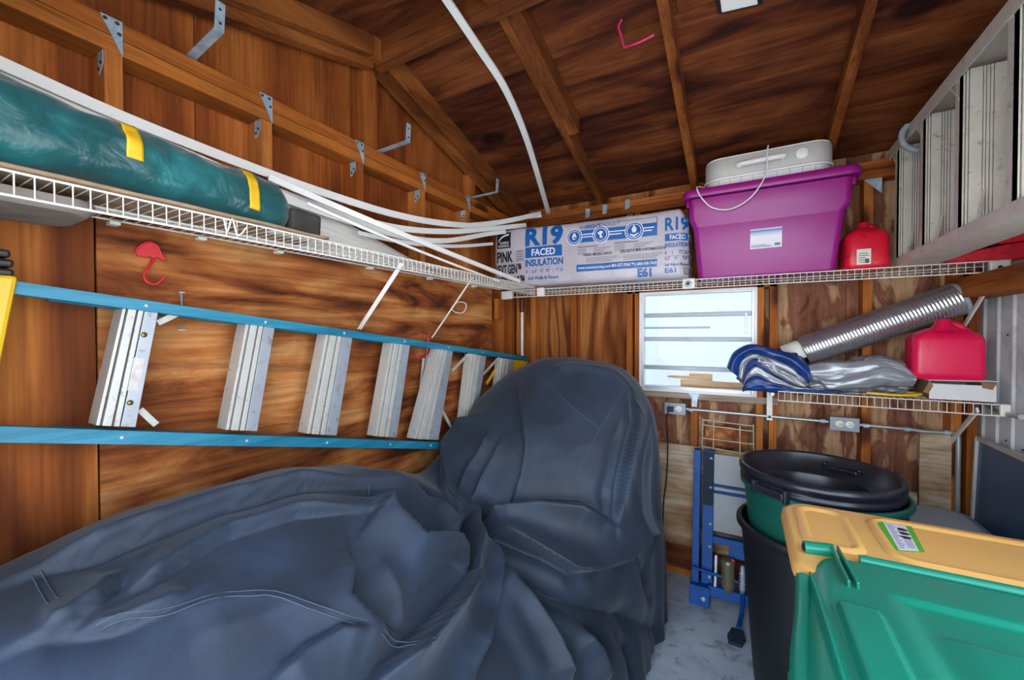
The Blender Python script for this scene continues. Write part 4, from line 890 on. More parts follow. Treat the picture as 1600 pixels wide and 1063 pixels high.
def cover_base(nu, nv):
    S = np.array([s[1] for s in COVER_ST], float); Y = np.array([s[0] for s in COVER_ST], float); secs = []
    for s in S:
        f = np.array([_cr(s, k/200) for k in range(201)]); l = np.r_[0, np.cumsum(np.hypot(*np.diff(f, axis=0).T))]; l /= l[-1]
        q = np.linspace(0, 1, nv); secs.append(np.c_[np.interp(q, l, f[:, 0]), np.interp(q, l, f[:, 1])])
    secs = np.array(secs); G = np.zeros((nu, nv, 3))
    for i, u in enumerate(np.linspace(0, 1, nu)):
        s = _cr(secs, u); G[i, :, 0] = s[:, 0]; G[i, :, 1] = _cr(Y, u); G[i, :, 2] = np.maximum(s[:, 1], .004)
    return G
def segdist(P, A, B):
    ab = B-A; t = np.clip(((P-A)@ab)/max(1e-9, ab@ab), 0, 1); return np.linalg.norm(P-A-t[:, None]*ab, axis=1)
CG = cover_base(NU, NV); CP = CG.reshape(-1, 3).copy()
def gnormals(G):
    du = np.gradient(G, axis=0); dv = np.gradient(G, axis=1); n = np.cross(dv, du); n /= np.maximum(np.linalg.norm(n, axis=2, keepdims=True), 1e-9)
    c = G.mean(axis=1, keepdims=True); sgn = np.sign(((G-c)*n).sum(axis=2).mean()); return (n*sgn).reshape(-1, 3)
CN = gnormals(CG); disp = np.zeros(len(CP))
for kind, amp, w, pl in FOLDS:
    pl = np.array(pl, float); m = np.all((CP > pl.min(0)-3*w) & (CP < pl.max(0)+3*w), axis=1); idx = np.nonzero(m)[0]
    if not len(idx): continue
    best = np.full(len(idx), 9.); along = np.zeros(len(idx)); sgn = np.zeros(len(idx)); n = len(pl)-1
    for k in range(n):
        A, B = pl[k], pl[k+1]; ab = B-A; t = np.clip(((CP[idx]-A)@ab)/max(1e-9, ab@ab), 0, 1); off = CP[idx]-A-t[:, None]*ab; d = np.linalg.norm(off, axis=1)
        sd = (np.cross(ab/np.linalg.norm(ab), CN[idx])*off).sum(1)
        q = d < best; best[q] = d[q]; along[q] = (k+t[q])/n; sgn[q] = sd[q]
    taper = np.clip(np.minimum(along, 1-along)/.18, 0, 1)*.75+.25
    if kind == 'S':
        s = np.clip((sgn+.006)/.016, 0, 1); s = s*s*(3-2*s); lip = np.where(sgn > 0, np.exp(-(best/w)**1.5), np.exp(-best/.012))
        disp[idx] += 1.7*amp*(s*lip-.35*(1-s)*np.exp(-best/(w*.5)))*taper; continue
    sharp = np.exp(-(best/w)**2)*.45+np.exp(-best/(w*.55))*.60
    disp[idx] += 1.3*amp*sharp*taper
# soft slack and the small gathers of the hem
nz = np.array([mnoise.noise(Vector(p)*2.3)*.018+mnoise.noise(Vector((p[0]*6, p[1]*6, p[2]*2.2)))*.006+(.5-abs(mnoise.noise(Vector((p[0]*5+3, p[1]*5+p[2]*2, p[2]*3)))))*.008 for p in CP])
hem = np.clip((.75-CP[:, 2])/.75, 0, 1)*np.array([mnoise.noise(Vector((p[0]*11, p[1]*11, p[2]*1.3)))*.040 for p in CP])
CP2 = CP+CN*(disp+nz+hem)[:, None]; CP2[:, 2] = np.maximum(CP2[:, 2], .003); CP2[:, 0] = np.maximum(CP2[:, 0], -1.43+.095*np.clip((CP2[:, 1]-.9)/.3, 0, 1))
m_cover = NT('dark_canvas'); _v, _raw = m_cover.coords(rnd=False)
_c = m_cover.ramp(m_cover.noise(_raw, 4, 5, .3, .6), [(.3, '#19222f'), (.55, '#212d3e'), (.75, '#2a3b51')])
_c = m_cover.mul(_c, m_cover.ramp(m_cover.noise(_raw, 420, 2), [(.3, (.72, .72, .74, 1)), (.7, (1.12, 1.12, 1.12, 1))]), .8)
m_cover.l(_c, m_cover.b.inputs['Base Color']); m_cover.b.inputs['Roughness'].default_value = .62; m_cover.b.inputs['Specular IOR Level'].default_value = .45; m_cover.b.inputs['Sheen Weight'].default_value = .12; m_cover.b.inputs['Sheen Roughness'].default_value = .5
m_cover.bump(m_cover.noise(_raw, 500, 2), .25, .002); m_cover = m_cover.m
cv_ = thing('machine_cover', 'large dark slate canvas cover draped over a tall machine, filling the lower left', 'cover', (-.9, 1.2, 0))
mb = MB(); mb.add(CP2, [(i*NV+j, (i+1)*NV+j, (i+1)*NV+j+1, i*NV+j+1) for i in range(NU-1) for j in range(NV-1)], True)
mb.build('canvas', m_cover, cv_)
m_seam = plain('canvas_stitching', '#454d5c', .8, 0, .1)
CN2 = gnormals(CP2.reshape(NU, NV, 3))
for k, pl in enumerate(SEAMS):
    P = []; N_ = []
    for q in smooth_path(pl, 4):
        i = np.argmin(((CP-np.array(q))**2).sum(1)); P.append(CP2[i]); N_.append(CN2[i])
    P = np.array(P); N_ = np.array(N_)
    keep = [0]
    for i in range(1, len(P)):
        if np.linalg.norm(P[i]-P[keep[-1]]) > .012: keep.append(i)
    P, N_ = P[keep], N_[keep]
    for it in range(3): P[1:-1] = (P[:-2]+2*P[1:-1]+P[2:])/4
    if len(P) < 3: continue
    D = np.gradient(P, axis=0); Sd = np.cross(D, N_); Sd /= np.maximum(np.linalg.norm(Sd, axis=1, keepdims=True), 1e-9)
    for off in ((-.006, .006) if k in (0, 3) else (0,)):
        MB().tube([Vector(p) for p in P+Sd*off+N_*.0005], .0014, 5).build('seam', m_seam, cv_)
# ---------------------------------------------------------------- bins and cans at right
m_bgreen = plain('green_bin_plastic', '#0d7d63', .28, 0, .06, 4, .05, 70, spec=.5); m_byel = plain('yellow_bin_plastic', '#f3b662', .38, 0, .05, 4, .05, 60)
bin_ = thing('wheeled_bin', 'large green bin with a yellow hinged lid and a green edged sticker, front right', 'bin', (.50, 1.1, 0))
BZ = .93
stack(MB(), [ring4(.20, .84, .60, 1.48, .0, .06), ring4(.17, .87, .50, 1.56, .55, .07), ring4(.135, .892, .46, 1.63, .865, .08), ring4(.118, .90, .45, 1.655, .872, .09), ring4(.118, .90, .45, 1.655, .905, .09), ring4(.14, .88, .47, 1.63, .906, .09)], True, True).build('body', m_bgreen, bin_, bevel=.004)
# yellow lid with two recessed fields
def lidring(x0, x1, y0, y1, z, r): return ring4(x0, x1, y0, y1, z, r, 8)
ly = stack(MB(), [lidring(.116, .90, 1.17, 1.668, BZ-.045, .085), lidring(.112, .903, 1.166, 1.672, BZ-.035, .085), lidring(.116, .90, 1.17, 1.668, BZ-.008, .083), lidring(.128, .888, 1.18, 1.656, BZ, .075)], True, True)
lo = ly.build('lid', m_byel, bin_, label='yellow hinged lid')
# raised frame around the fields
def field(x0, x1, y0, y1, r):
    a = lidring(x0, x1, y0, y1, BZ+.0005, r); b = lidring(x0+.008, x1-.008, y0+.008, y1-.008, BZ+.009, r); c = lidring(x0+.018, x1-.018, y0+.018, y1-.018, BZ+.009, r*.8); d = lidring(x0+.028, x1-.028, y0+.028, y1-.028, BZ+.002, r*.7)
    return stack(MB(), [a, b, c, d], False, True)
field(.145, .285, 1.335, 1.625, .04).build('recessed_field', m_byel, lo); field(.325, .875, 1.345, 1.630, .05).build('recessed_field', m_byel, lo)
# sticker
m_sg = plain('sticker_green', '#58b52e', .3, 0, .04); m_sw = plain('sticker_white', '#e6e0ea', .3, 0, .03)
s0, s1, s2, s3 = Vector((.343, 1.405, BZ+.0042)), Vector((.412, 1.43, BZ+.0042)), Vector((.432, 1.60, BZ+.0042)), Vector((.352, 1.60, BZ+.0042))
def sq(u, v, dz=0): return s0.lerp(s1, u).lerp(s3.lerp(s2, u), v)+Vector((0, 0, dz))
def quad(u0, v0, u1, v1, dz): 
    b = [sq(u0, v0, dz), sq(u1, v0, dz), sq(u1, v1, dz), sq(u0, v1, dz)]; return MB().prism(b, (0, 0, .0006))
stk = quad(0, 0, 1, 1, 0).build('sticker', m_sg, lo, label='green bordered white sticker')
quad(.2, .02, .82, .98, .0007).build('sticker', m_sw, lo, label='white middle of the sticker')
pr = MB()
for k in range(14):
    v = .06+.064*k; mq = quad(.26, v, .26+.22*(.6+.4*((k*7) % 5)/4), v+.018, .0014); pr.add(mq.v, mq.f)
for k in range(7):
    mq = quad(.54, .10+.05*k, .76, .115+.05*k, .0014); pr.add(mq.v, mq.f)
pr.build('sticker_print', m_igry, lo, kind='stuff')
for k in range(3):
    v = .46+.16*k; c = sq(.64, v, .0014); MB().add([c+Vector((.011*math.cos(a)*(1+.3*math.sin(3*a+k)), .013*math.sin(a)*(1+.2*math.cos(2*a)), 0)) for a in [2*PI*j/14 for j in range(14)]], [tuple(range(14))]).build('pictogram', m_screw, lo)
# green front panel: broad surface with raised flutes that run away from the camera
def xl_(y): return .092+(y-.8)*.125+max(0, y-1.2)**2*3
def gz_(x, y):
    z = BZ+.012
    d = min(1, max(0, (1.292-y)/.03)); z -= .012*(1-d)**2
    def pad(x0, x1, y1, h, e=.02): # flat-topped flute
        ex = min(1, max(0, min(x-x0, x1-x)/e)); ey = min(1, max(0, (y1-y)/.012)); return h*(ex*ex*(3-2*ex))*ey
    z += pad(.165, .245, 1.055, .016, .012)+pad(.133, .150, 1.20, .012, .008)
    z -= pad(.265, .95, 1.15, .010, .05); z += pad(.30, .90, 1.05, .008, .06)-pad(.32, .9, .90, .010, .06)
    e = max(0, xl_(y)+.045-x); z -= 12*e*e
    z -= max(0, .56-y)**2*3
    return z
mb = MB().grid(lambda i, j: (lambda x, y: Vector((x, y, gz_(x, y))))(xl_(.44+.853*j)+(.895-xl_(.44+.853*j))*i**1.5, .44+.853*j), 150, 130)
po = mb.build('front_panel', m_bgreen, bin_, solid=.006, offset=-1, label='green fluted panel')
MB().tube(smooth_path([(.128, 1.17, BZ-.012), (.116, 1.05, BZ-.02), (.090, .85, BZ-.022), (.078, .6, BZ-.03), (.08, .46, BZ-.06)], 8), .016, 10).build('rolled_edge', m_bgreen, bin_)
MB().box((.072, .77, BZ-.075), (.092, .86, BZ-.018)).build('grip', m_bgreen, bin_, bevel=.008)
hg = MB().tube([(.142, 1.292, BZ+.012), (.205, 1.302, BZ+.014)], .016, 14).build('hinge', m_bgreen, bin_)
MB().tube([(.140, 1.2918, BZ+.012), (.1425, 1.2924, BZ+.012)], .010, 12).build('hinge_hole', m_black, hg)
MB().tube([(.255, 1.295, BZ+.008), (.89, 1.305, BZ+.008)], .012, 12).build('hinge', m_bgreen, bin_)
for dx in (0, .016):
    MB().bar((.200+dx*.8, 1.305, BZ+.020), (.206+dx, 1.135, BZ+.018), .006, .018).build('hinge_rib', m_bgreen, bin_, bevel=.003)

def can(label, cx, cy, zt_, rt, rb, m, lipr, zb=0.0, inner=True, lip=.03):
    t = thing('trash_can', label, 'trash can', (cx, cy, zb), 'nested trash cans')
    H = zt_-zb; o = [(0, .004), (rb-.01, .0), (rb, .012)]
    for k in range(1, 13): o.append((rb+(rt-rb)*k/13+(.0015 if k % 4 == 0 else 0), H*k/13))
    o += [(rt-.002, H-lip-.002), (rt+lipr*.8, H-lip), (rt+lipr, H-lip+.004), (rt+lipr, H-.008), (rt+lipr*.7, H-.001), (rt, H), (rt-.006, H-.004), (rt-.008, H-lip), (rb-.008+(rt-rb)*.3, H*.30)]
    MB().lathe(o, (cx, cy, zb), 72).build('body', m, t)
    return t
m_cblk = plain('black_rubber_can', '#16181c', .5, 0, .2, 6, .1, 160); m_cgrn = plain('dark_green_can', '#14584a', .4, 0, .12, 6, .1, 140); m_cinn = plain('black_smooth_can', '#202028', .28, 0, .2, 8, .08, 120)
CX, CY = .262, 2.045
can('outermost black trash can of the nested stack, its rim lowest', CX-.004, CY-.004, .715, .262, .208, m_cblk, .016)
can('dark green trash can nested in the middle of the stack', CX+.012, CY, .888, .268, .226, m_cgrn, .012, .47, lip=.022)
tin = thing('trash_can', 'black trash can with ringed rim and grips, nested topmost of the stack', 'trash can', (CX, CY, .50), 'nested trash cans')
MB().lathe([(0, .16), (.205, .16), (.232, .30), (.248, .53), (.256, .545), (.268, .55), (.268, .563), (.262, .568), (.262, .580), (.272, .585), (.273, .600), (.268, .606), (.266, .612), (.258, .612), (.253, .604), (.248, .560), (.205, .535), (.198, .525), (.195, .42), (.185, .175), (0, .172)], (CX, CY, .34), 80).build('body', m_cinn, tin)
for a in (math.radians(-128), math.radians(60)):
    d = Vector((math.cos(a), math.sin(a), 0)); s = Vector((-d.y, d.x, 0)); c = Vector((CX, CY, .895))+d*(.264 if a < 0 else .246); sg_ = 1 if a < 0 else -1
    h = MB().bar(c-s*.06+d*.014*sg_, c+s*.06+d*.014*sg_, .026, .03).build('grip', m_cinn, tin, bevel=.007)
    for e in (-1, 1): MB().bar(c+s*.062*e-Vector((0, 0, .022))+d*.010*sg_, c+s*.062*e+Vector((0, 0, .026))+d*.010*sg_, .016, .03, up=d).build('grip_lug', m_cinn, h, bevel=.005)

gt = thing('grey_tub', 'pale grey plastic tub behind the yellow bin lid, by the dark panel', 'tub', (.75, 2.3, 0))
m_gry = plain('pale_grey_plastic', '#a9b2bd', .45, 0, .06, 4)
stack(MB(), [ring4(.60, .84, 1.95, 2.50, .0, .05), ring4(.575, .865, 1.90, 2.55, .66, .06)]).build('body', m_gry, gt)
stack(MB(), [ring4(.562, .878, 1.88, 2.565, .66, .07), ring4(.56, .88, 1.878, 2.567, .685, .07), ring4(.585, .86, 1.90, 2.545, .705, .06), ring4(.62, .825, 1.95, 2.5, .718, .05)]).build('lid', m_gry, gt, bevel=.004)

# dark framed panel leaning on the metal wall
dp = thing('framed_panel', 'dark glossy panel in an aluminium frame leaning on the metal wall', 'panel', (.92, 2.1, 0))
m_dark = NT('smoked_panel'); m_dark.b.inputs['Base Color'].default_value = lin('#3f6184'); m_dark.b.inputs['Roughness'].default_value = .3; m_dark.b.inputs['Specular IOR Level'].default_value = .6
_tr = m_dark.n('BsdfTransparent'); _tr.inputs[0].default_value = (.20, .30, .38, 1); _mx = m_dark.n('MixShader'); _mx.inputs[0].default_value = .8
m_dark.l(_tr.outputs[0], _mx.inputs[1]); m_dark.l(m_dark.b.outputs[0], _mx.inputs[2]); m_dark.l(_mx.outputs[0], [n for n in m_dark.t.nodes if n.type == 'OUTPUT_MATERIAL'][0].inputs[0]); m_dark = m_dark.m
def dpx(z): return .895+.03*(z/1.02)
MB().hexa([(dpx(.02), 1.40, .02), (dpx(.02)+.006, 1.40, .02), (dpx(.02)+.006, 2.62, .02), (dpx(.02), 2.62, .02), (dpx(1.02), 1.40, 1.02), (dpx(1.02)+.006, 1.40, 1.02), (dpx(1.02)+.006, 2.62, 1.02), (dpx(1.02), 2.62, 1.02)]).build('sheet', m_dark, dp)
for p, q_ in (((dpx(1.02), 1.40, 1.025), (dpx(1.02), 2.625, 1.025)), ((dpx(.0), 2.625, .012), (dpx(1.02), 2.625, 1.03)), ((dpx(0), 1.40, .012), (dpx(1.02), 1.40, 1.02)), ((dpx(0), 1.40, .012), (dpx(0), 2.62, .012))):
    MB().bar(p, q_, .016, .020).build('frame_bar', m_alu, dp, bevel=.002)

# ---------------------------------------------------------------- low shelf contents
m_duct = plain('duct_foil', '#b9b8bd', .24, .8, .08, 20)
du = thing('flexible_duct', 'silver corrugated flexible duct leaning up from the low shelf', 'duct', (.5, 2.55, 1.5))
da, db = Vector((.275, 2.615, 1.405)), Vector((.85, 2.615, 1.655)); L_ = (db-da).length; R_ = .077; pf = []
for k in range(46):
    h = L_*k/46; pf += [(R_*.965, h), (R_, h+L_/46*.35), (R_, h+L_/46*.6), (R_*.965, h+L_/46*.95)]
pf = pf+[(R_*.93, L_), (R_*.92, L_-.03), (R_*.9, 0)]
MB().lathe(pf, da, 40, db-da).build('corrugated_tube', m_duct, du)
MB().lathe([(R_*.97, -.012), (R_*.99, -.008), (R_*.99, .01), (R_*.95, .012), (R_*.94, -.012)], db, 32, db-da).build('end_collar', m_galv, du)
sl_ = thing('cardboard_sleeve', 'white card sleeve sticking out of the lower end of the silver duct', 'card', (.23, 2.59, 1.42))
ad = (db-da).normalized()
MB().lathe([(R_*.80, -.085), (R_*.82, -.085), (R_*.85, .03), (R_*.83, .03)], da, 28, db-da, a0=-.4, a1=3.6).build('card', m_white, sl_)
ob = thing('open_box', 'small open white cardboard box on the low shelf under the crimson can', 'box', (.80, 2.53, LZ))
m_card = plain('white_card', '#dcdad8', .7, 0, .03); m_kraft = plain('kraft_card', '#8d6a4c', .85, 0, .1)
b0 = LZ+.003; x0, x1, y0, y1, zb, zt2 = .705, .905, 2.425, 2.675, b0, b0+.078
for nm, a, b, mm in (('panel', (x0, y0, zb), (x1, y0+.003, zt2-.012), m_card), ('panel', (x0, y1-.003, zb), (x1, y1, zt2), m_card), ('panel', (x1-.003, y0+.003, zb), (x1, y1-.003, zt2), m_card), ('panel', (x0, y0+.003, zb), (x0+.003, y1-.003, zt2), m_kraft), ('base', (x0+.003, y0+.003, zb), (x1-.003, y1-.003, zb+.003), m_kraft)):
    MB().box(a, b).build(nm, mm, ob)
MB().hexa([(x0-.006, y0-.006, zt2+.001), (x1+.004, y0-.006, zt2+.006), (x1+.004, y1, zt2+.002), (x0-.006, y1, zt2), (x0-.006, y0-.006, zt2+.004), (x1+.004, y0-.006, zt2+.009), (x1+.004, y1, zt2+.005), (x0-.006, y1, zt2+.003)]).build('lid', m_card, ob)
MB().prism([(x0, y0-.003, zt2+.001), (x0-.022, y0-.006, zt2-.05), (x0-.004, y0-.006, zt2-.056), (x0+.012, y0-.003, zt2-.02)], (0, .002, 0)).build('flap', m_kraft, ob)
MB().prism([(x1-.045, y0-.001, zt2+.002), (x1-.04, y0-.004, zt2-.022), (x1-.012, y0-.004, zt2-.028), (x1, y0-.002, zt2)], (0, .002, 0)).build('flap', m_kraft, ob)
# tarps
m_tblue = plain('blue_tarp', '#0d3577', .35, 0, .25, 12, .7, 22); m_tsil = plain('silver_tarp', '#9b9ea4', .3, .35, .15, 12, .7, 20)
def crumple(name, m, parent, c, size, seed, nu=90, nv=60, fold=(1, 0, 0), fl=1.0, amp=.14, flat=None):
    c = Vector(c); sx, sy, sz = size
    def fn(i, j):
        a = i*2*PI; b = (j-.5)*PI; d = Vector((math.cos(a)*math.cos(b), math.sin(a)*math.cos(b), math.sin(b)))
        e = .75; d2 = Vector([math.copysign(abs(q)**e, q) for q in d])
        s = d*1.4+Vector((seed, seed*.7, -seed)); k = 1+amp*mnoise.noise(s)*1.2+amp*.9*(abs(mnoise.noise(s*2.2))-.25)+amp*.5*(abs(mnoise.noise(s*4.7))-.2)
        p = Vector((d2.x*sx*k, d2.y*sy*k, d2.z*sz*k)); 
        if flat: p.z += flat(p.x/sx)*sz
        q = c+p; q.z = max(q.z, LZ+.006); q.y = min(q.y, 2.672); return q
    return MB().grid(fn, nu, nv, True, True).build(name, m, parent)
def flapsheet(name, m, parent, edge, depth, seed, th=.003, amp=.012, n=40):
    # folded leaf: a front edge curve that sweeps back towards the wall
    P = smooth_path(edge, 8)
    def fn(i, j):
        x = i*(len(P)-1); k = min(int(x), len(P)-2); p = P[k].lerp(P[k+1], x-k)
        w = mnoise.noise(Vector((i*5+seed, j*3, seed)))*amp+abs(mnoise.noise(Vector((i*9, j*2+seed, 1))))*amp
        return Vector((p.x+.02*j*math.sin(seed+i*3), min(2.67, p.y+depth*j), max(LZ+.006, p.z+w*(.3+j)+.010*j)))
    return MB().grid(fn, n, 12).build(name, m, parent, solid=th)
bt = thing('tarp', 'bundled blue tarp with silver underside spilling over the left end of the low shelf', 'tarp', (.12, 2.52, LZ))
tp = lambda px, py, y: at(px, py, 'y', y)
crumple('bundle', m_tblue, bt, (.125, 2.545, 1.318), (.150, .115, .098), 1.7, amp=.16)
def leaf(m, up, lo, y0, bulge, seed, nm='leaf'):
    # cloth leaf spanned between an upper and a lower edge, bulging towards the room
    A_, B_ = smooth_path([tp(x, y, 2.42) for x, y in up], 8), smooth_path([tp(x, y, 2.42) for x, y in lo], 8)
    def pick(P, f): x = f*(len(P)-1); k = min(int(x), len(P)-2); return P[k].lerp(P[k+1], x-k)
    def fn(i, j):
        p = pick(A_, i).lerp(pick(B_, i), j); w = mnoise.noise(Vector((i*6+seed, j*2, seed)))*.008+(abs(mnoise.noise(Vector((i*4, j*5+seed, 1))))-.2)*.010
        return Vector((p.x, y0-bulge*math.sin(PI*j)**.7+w+.03*abs(i-.5), p.z+w*.5))
    return MB().grid(fn, 44, 14).build(nm, m, bt if nm == 'leaf' else stp, solid=.003, offset=1)
cvs = [[(1136, 574), (1146, 552), (1170, 539), (1205, 545), (1240, 556), (1262, 572), (1268, 590)],
       [(1153, 590), (1158, 566), (1176, 553), (1205, 560), (1234, 572), (1254, 588), (1264, 600)],
       [(1160, 596), (1166, 572), (1180, 560), (1204, 570), (1228, 584), (1248, 596), (1262, 605)],
       [(1162, 602), (1168, 582), (1182, 572), (1200, 582), (1222, 594), (1242, 603), (1270, 608)],
       [(1161, 606), (1168, 594), (1182, 588), (1200, 596), (1222, 603), (1245, 609), (1300, 610)],
       [(1160, 612), (1170, 610), (1190, 611), (1210, 613), (1240, 614), (1270, 614), (1335, 613)]]
for k, (m, y0, bg_) in enumerate(((m_tblue, 2.425, .03), (m_tsil, 2.432, .012), (m_tblue, 2.428, .016), (m_tsil, 2.424, .012), (m_tblue, 2.418, .014))):
    leaf(m, cvs[k], cvs[k+1], y0, bg_, k*3.7+1)
leaf(m_tsil, [(1186, 556), (1200, 562), (1225, 580), (1262, 600)], [(1183, 566), (1196, 574), (1216, 588), (1255, 606)], 2.408, .012, 9.1)
stp = thing('tarp', 'crumpled silver tarp lying in the middle of the low shelf', 'tarp', (.46, 2.53, LZ))
crumple('bundle', m_tsil, stp, (.40, 2.555, 1.285), (.165, .105, .072), 4.1, amp=.22)
crumple('bundle', m_tsil, stp, (.555, 2.545, 1.300), (.125, .105, .085), 7.3, amp=.26)
leaf(m_tsil, [(1262, 572), (1300, 566), (1345, 566), (1375, 560), (1405, 566), (1434, 586)], [(1270, 596), (1300, 600), (1345, 590), (1380, 580), (1410, 584), (1432, 600)], 2.44, .02, 3.1, 'fold')
leaf(m_tsil, [(1272, 584), (1300, 594), (1345, 582), (1385, 574), (1418, 582), (1434, 588)], [(1296, 611), (1312, 610), (1340, 606), (1375, 606), (1410, 605), (1430, 603)], 2.43, .02, 6.4, 'fold')
ys_ = thing('yellow_strap', 'yellow flat strap looped on the low shelf between tarp and white box', 'strap', (.62, 2.45, LZ))
MB().tube(smooth_path([(.50, 2.44, LZ+.012), (.58, 2.425, LZ+.010), (.64, 2.43, LZ+.012), (.69, 2.46, LZ+.016), (.68, 2.52, LZ+.014), (.60, 2.54, LZ+.012)], 8), .006, 8).build('strap', m_ylw, ys_)

# ---------------------------------------------------------------- wiring on the back wall
def outlet(label, x0, x1, z0, z1, plug=False):
    t = thing('outlet_box', label, 'outlet', ((x0+x1)/2, YB-.02, (z0+z1)/2), 'outlet boxes on the back wall')
    yf = YB-.048
    MB().box((x0, yf, z0), (x1, YB-.001, z1)).build('box', m_grey_box, t, bevel=.004)
    MB().box((x0-.003, yf-.004, z0-.003), (x1+.003, yf-.0005, z1+.003)).build('cover_plate', m_grey_box, t, bevel=.002)
    w = x1-x0
    for f in (.32, .68):
        cx = x0+w*f; zc = (z0+z1)/2
        rc = MB().lathe([(0, .003), (.016, .003), (.0185, .0015), (.019, 0)], (cx, yf-.004, zc), 20, (0, -1, 0)).build('receptacle', m_ivory, t)
        for dz in (-.006, .006): MB().box((cx-.005, yf-.0078, zc+dz-.001), (cx+.004, yf-.007, zc+dz+.001)).build('slot', m_black, rc)
        MB().lathe([(0, .001), (.0025, 0)], (cx+.009, yf-.0072, zc), 8, (0, -1, 0)).build('slot', m_black, rc)
    return t
outlet('grey outlet box under the window with a black plug in it', -.416, -.300, 1.008, 1.072)
outlet('grey outlet box on the conduit under the low shelf', .399, .514, 1.000, 1.064)
cp = thing('electrical_cord', 'black plug and cord dropping from the outlet box under the window', 'cord', (-.38, YB-.06, 1.04))
MB().box((-.398, YB-.085, 1.024), (-.362, YB-.0565, 1.056)).build('plug', m_black, cp, bevel=.006)
MB().tube(smooth_path([(-.385, YB-.08, 1.03), (-.40, YB-.085, 1.0), (-.405, YB-.07, .95), (-.40, YB-.04, .80), (-.408, YB-.03, .60), (-.425, YB-.025, .45), (-.43, YB-.03, .30), (-.425, YB-.05, .14), (-.41, YB-.06, .06)], 8), .0038, 7).build('cord', m_black, cp)
m_cond = plain('conduit_steel', '#b4b8b8', .35, .6, .12, 10)
cn = thing('conduit_pipe', 'thin steel conduit pipe running along the back wall to the corner', 'pipe', (.3, YB-.0245, 1.03))
MB().tube([(-.297, YB-.0245, 1.040), (.396, YB-.0245, 1.034)], .0085, 10).build('pipe', m_cond, cn)
MB().tube(smooth_path([(.517, YB-.0245, 1.032), (.70, YB-.0245, 1.030), (.76, YB-.0245, 1.026), (.82, YB-.0245, 1.028), (.862, YB-.0255, 1.03)], 6), .0085, 10).build('pipe', m_cond, cn)
for x in (-.27, .37, .545, .70, .84):
    MB().tube([(x-.01, YB-.0245, 1.035-.006*(x > .5)), (x+.012, YB-.0245, 1.035-.006*(x > .5))], .012, 10).build('coupling', m_galv, cn)
MB().tube(smooth_path([(.862, YB-.0255, 1.03), (.874, YB-.0265, 1.02), (.878, YB-.028, .98), (.878, YB-.028, .70), (.88, YB-.028, .05)], 6), .0095, 10).build('drop_pipe', m_cond, cn)
MB().tube(smooth_path([(.91, YB-.10, 1.21), (.925, YB-.16, 1.185), (.925, YB-.24, 1.172), (.925, YB-.40, 1.178)], 6), .010, 10).build('bend', m_cond, cn)
tp_ = thing('framing_tie', 'galvanized T shaped plate below the window sill', 'bracket', (-.255, YB, 1.09), None)
MB().prism([(-.292, YB-.0055, 1.14), (-.222, YB-.0055, 1.14), (-.235, YB-.0055, 1.105), (-.240, YB-.0055, 1.055), (-.268, YB-.0055, 1.055), (-.268, YB-.0055, 1.105)], (0, -.002, 0)).build('plate', m_galv, tp_)
wrk = thing('wire_rack', 'bent steel wire rack hanging on the back wall above the blue lift', 'rack', (-.08, YB-.03, .9))
m_rust = plain('rusty_wire', '#b8a98c', .5, .2, .2, 40)
Y = YB-.032
for pts in ([(-.205, Y, .985), (.055, Y, .975)], [(-.208, Y, .955), (.055, Y, .945)], [(-.208, Y, .875), (.058, Y, .872)], [(-.208, Y, .825), (.058, Y, .808)], [(-.205, Y, .99), (-.208, Y, .82)], [(-.145, Y, 1.0), (-.148, Y, .815)], [(-.012, Y, .97), (-.010, Y, .80)], [(.055, Y, .985), (.058, Y, .80)]):
    MB().tube(pts, .004, 6).build('wire', m_rust, wrk)
MB().box((-.19, YB-.026, .835), (.03, YB-.014, .955)).build('backing_board', m_ply_h, wrk, bevel=.002, label='brown board behind the wires')
for x in (-.145, -.012): MB().tube([(x, Y, .96), (x, YB-.001, .965)], .0032, 6).build('hook', m_rust, wrk)
br = thing('broom', 'pole with a dark red grip standing in the back left corner', 'broom', (-1.42, 2.66, 0))
MB().tube([(-1.425, 2.665, .02), (-1.43, 2.675, 1.69)], .0105, 12).build('pole', m_white, br)
MB().tube([(-1.43, 2.675, 1.66), (-1.432, 2.677, 1.79)], [.016, .018], 12).build('grip', plain('maroon_grip', '#6b1a22', .5), br)
MB().box((-1.46, 2.58, .0), (-1.40, 2.69, .10)).build('brush', m_black, br, bevel=.01)

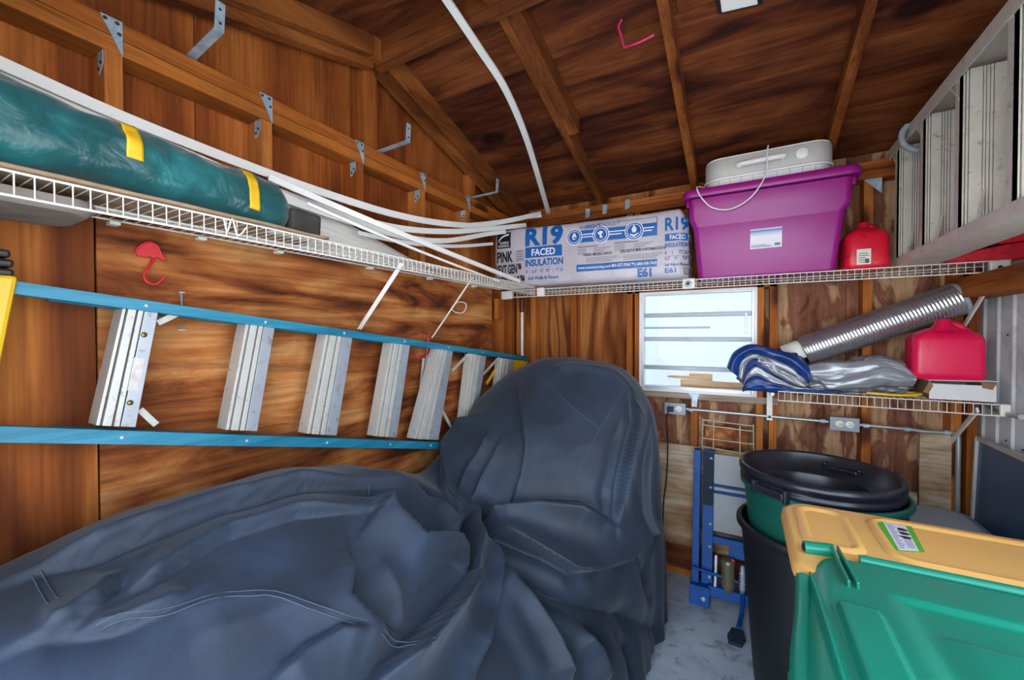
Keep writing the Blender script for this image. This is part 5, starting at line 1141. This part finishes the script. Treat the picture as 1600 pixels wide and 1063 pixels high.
# ---------------------------------------------------------------- blue hydraulic lift leaning on the back wall
lf = thing('hydraulic_lift', 'blue steel hydraulic lift standing on end against the back wall', 'lift', (-.05, 2.5, 0))
m_pad2 = plain('grip_tape', '#1d2a38', .8, 0, .2, 40, .3, 200); m_cyl = plain('dirty_brass', '#8d8a6a', .4, .6, .2, 20)
def ln(z): return 2.47+.12*z/.82    # the frame leans back towards the wall
def lbox(x0, x1, z0, z1, d0, d1, nm, m=m_blue_paint, par=lf, bv=.003, **k):
    return MB().hexa([(x0, ln(z0)+d0, z0), (x1, ln(z0)+d0, z0), (x1, ln(z0)+d1, z0), (x0, ln(z0)+d1, z0), (x0, ln(z1)+d0, z1), (x1, ln(z1)+d0, z1), (x1, ln(z1)+d1, z1), (x0, ln(z1)+d1, z1)]).build(nm, m, par, bevel=bv, **k)
for sgn, nm in ((1, 'left'), (-1, 'right')):
    mx = lambda a, b: (a, b) if sgn > 0 else (-.02-b, -.02-a)
    a, b = mx(-.245, -.208); o = lbox(a, b, .04, .82, 0, .05, 'outer_rail')
    a, b = mx(-.196, -.140); o2 = lbox(a, b, .06, .82, .012, .045, 'inner_rail')
    a, b = mx(-.193, -.143); lbox(a, b, .52, .815, .007, .0118, 'grip_pad', m_pad2, bv=.001, label='black gritty pad')
    a, b = mx(-.252, -.150); fo = lbox(a, b, .0, .10, -.035, .045, 'foot'); MB().lathe([(0, .004), (.011, .004), (.013, 0)], ((a+b)/2+.02, ln(.04)-.035, .04), 12, (0, -1, 0)).build('bolt', m_galv, fo)
    bb = MB()
    for z in (.78, .62, .42, .30, .14): MB().lathe([(0, .006), (.008, .005), (.009, 0)], (b-.004 if sgn > 0 else a+.004, ln(z)+.011, z), 10, (0, -1, 0)).build('bolt', m_galv, o2)
for z in (.63, .595): MB().tube([(-.14, ln(z)+.02, z), (.13, ln(z)+.02, z)], .007, 8).build('cross_rod', m_blue_paint, lf)
lbox(-.14, .12, .325, .36, .005, .04, 'cross_plate'); lbox(-.06, .04, .265, .325, .012, .035, 'bracket_plate'); lbox(-.16, .14, .055, .11, -.02, .03, 'cross_plate'); MB().tube([(-.24, ln(.17)-.02, .185), (.2, ln(.17)-.02, .150)], .008, 8).build('cross_rod', m_blue_paint, lf)
lbox(-.15, .13, .38, .80, .034, .038, 'clear_sheet', plain('cloudy_plastic', '#70757a', .3, 0, .12, 6), bv=0, label='cloudy plastic sheet')
cy = MB().lathe([(0, 0), (.016, .002), (.020, .02), (.030, .035), (.032, .05), (.032, .16), (.034, .165), (.034, .185), (.026, .19), (0, .19)], (-.062, ln(.10)-.005, .085), 24).build('cylinder', m_cyl, lf)
MB().lathe([(0, .008), (.010, .007), (.012, 0)], (-.04, ln(.27)-.03, .272), 12, (0, -1, 0)).build('valve_knob', m_red, cy)
vv = MB()
vp = [(0, 0), (.012, 0), (.012, .03)]
for k in range(6): vp += [(.017, .034+.016*k), (.011, .042+.016*k)]
MB().lathe(vp+[(.011, .14), (.008, .16), (0, .16)], (.006, ln(.10)-.008, .10), 16).build('release_valve', m_galv, lf)
MB().bar((-.125, ln(.1)-.01, .10), (-.122, ln(.27)-.004, .27), .014, .01, up=(0, 1, 0)).build('lever', m_galv, lf, bevel=.002)
MB().tube(smooth_path([(.008, ln(.1)-.02, .11), (.004, 2.40, .06), (-.006, 2.34, .036), (-.012, 2.30, .032)], 6), .010, 10).build('pedal_rod', m_blue_paint, lf)
pd = MB().prism([(-.040, 2.300, .012), (-.058, 2.245, .006), (-.052, 2.195, .004), (.004, 2.195, .004), (.020, 2.245, .006), (.010, 2.300, .012)], (0, 0, .016)).build('pedal', m_pad2, lf, bevel=.003)
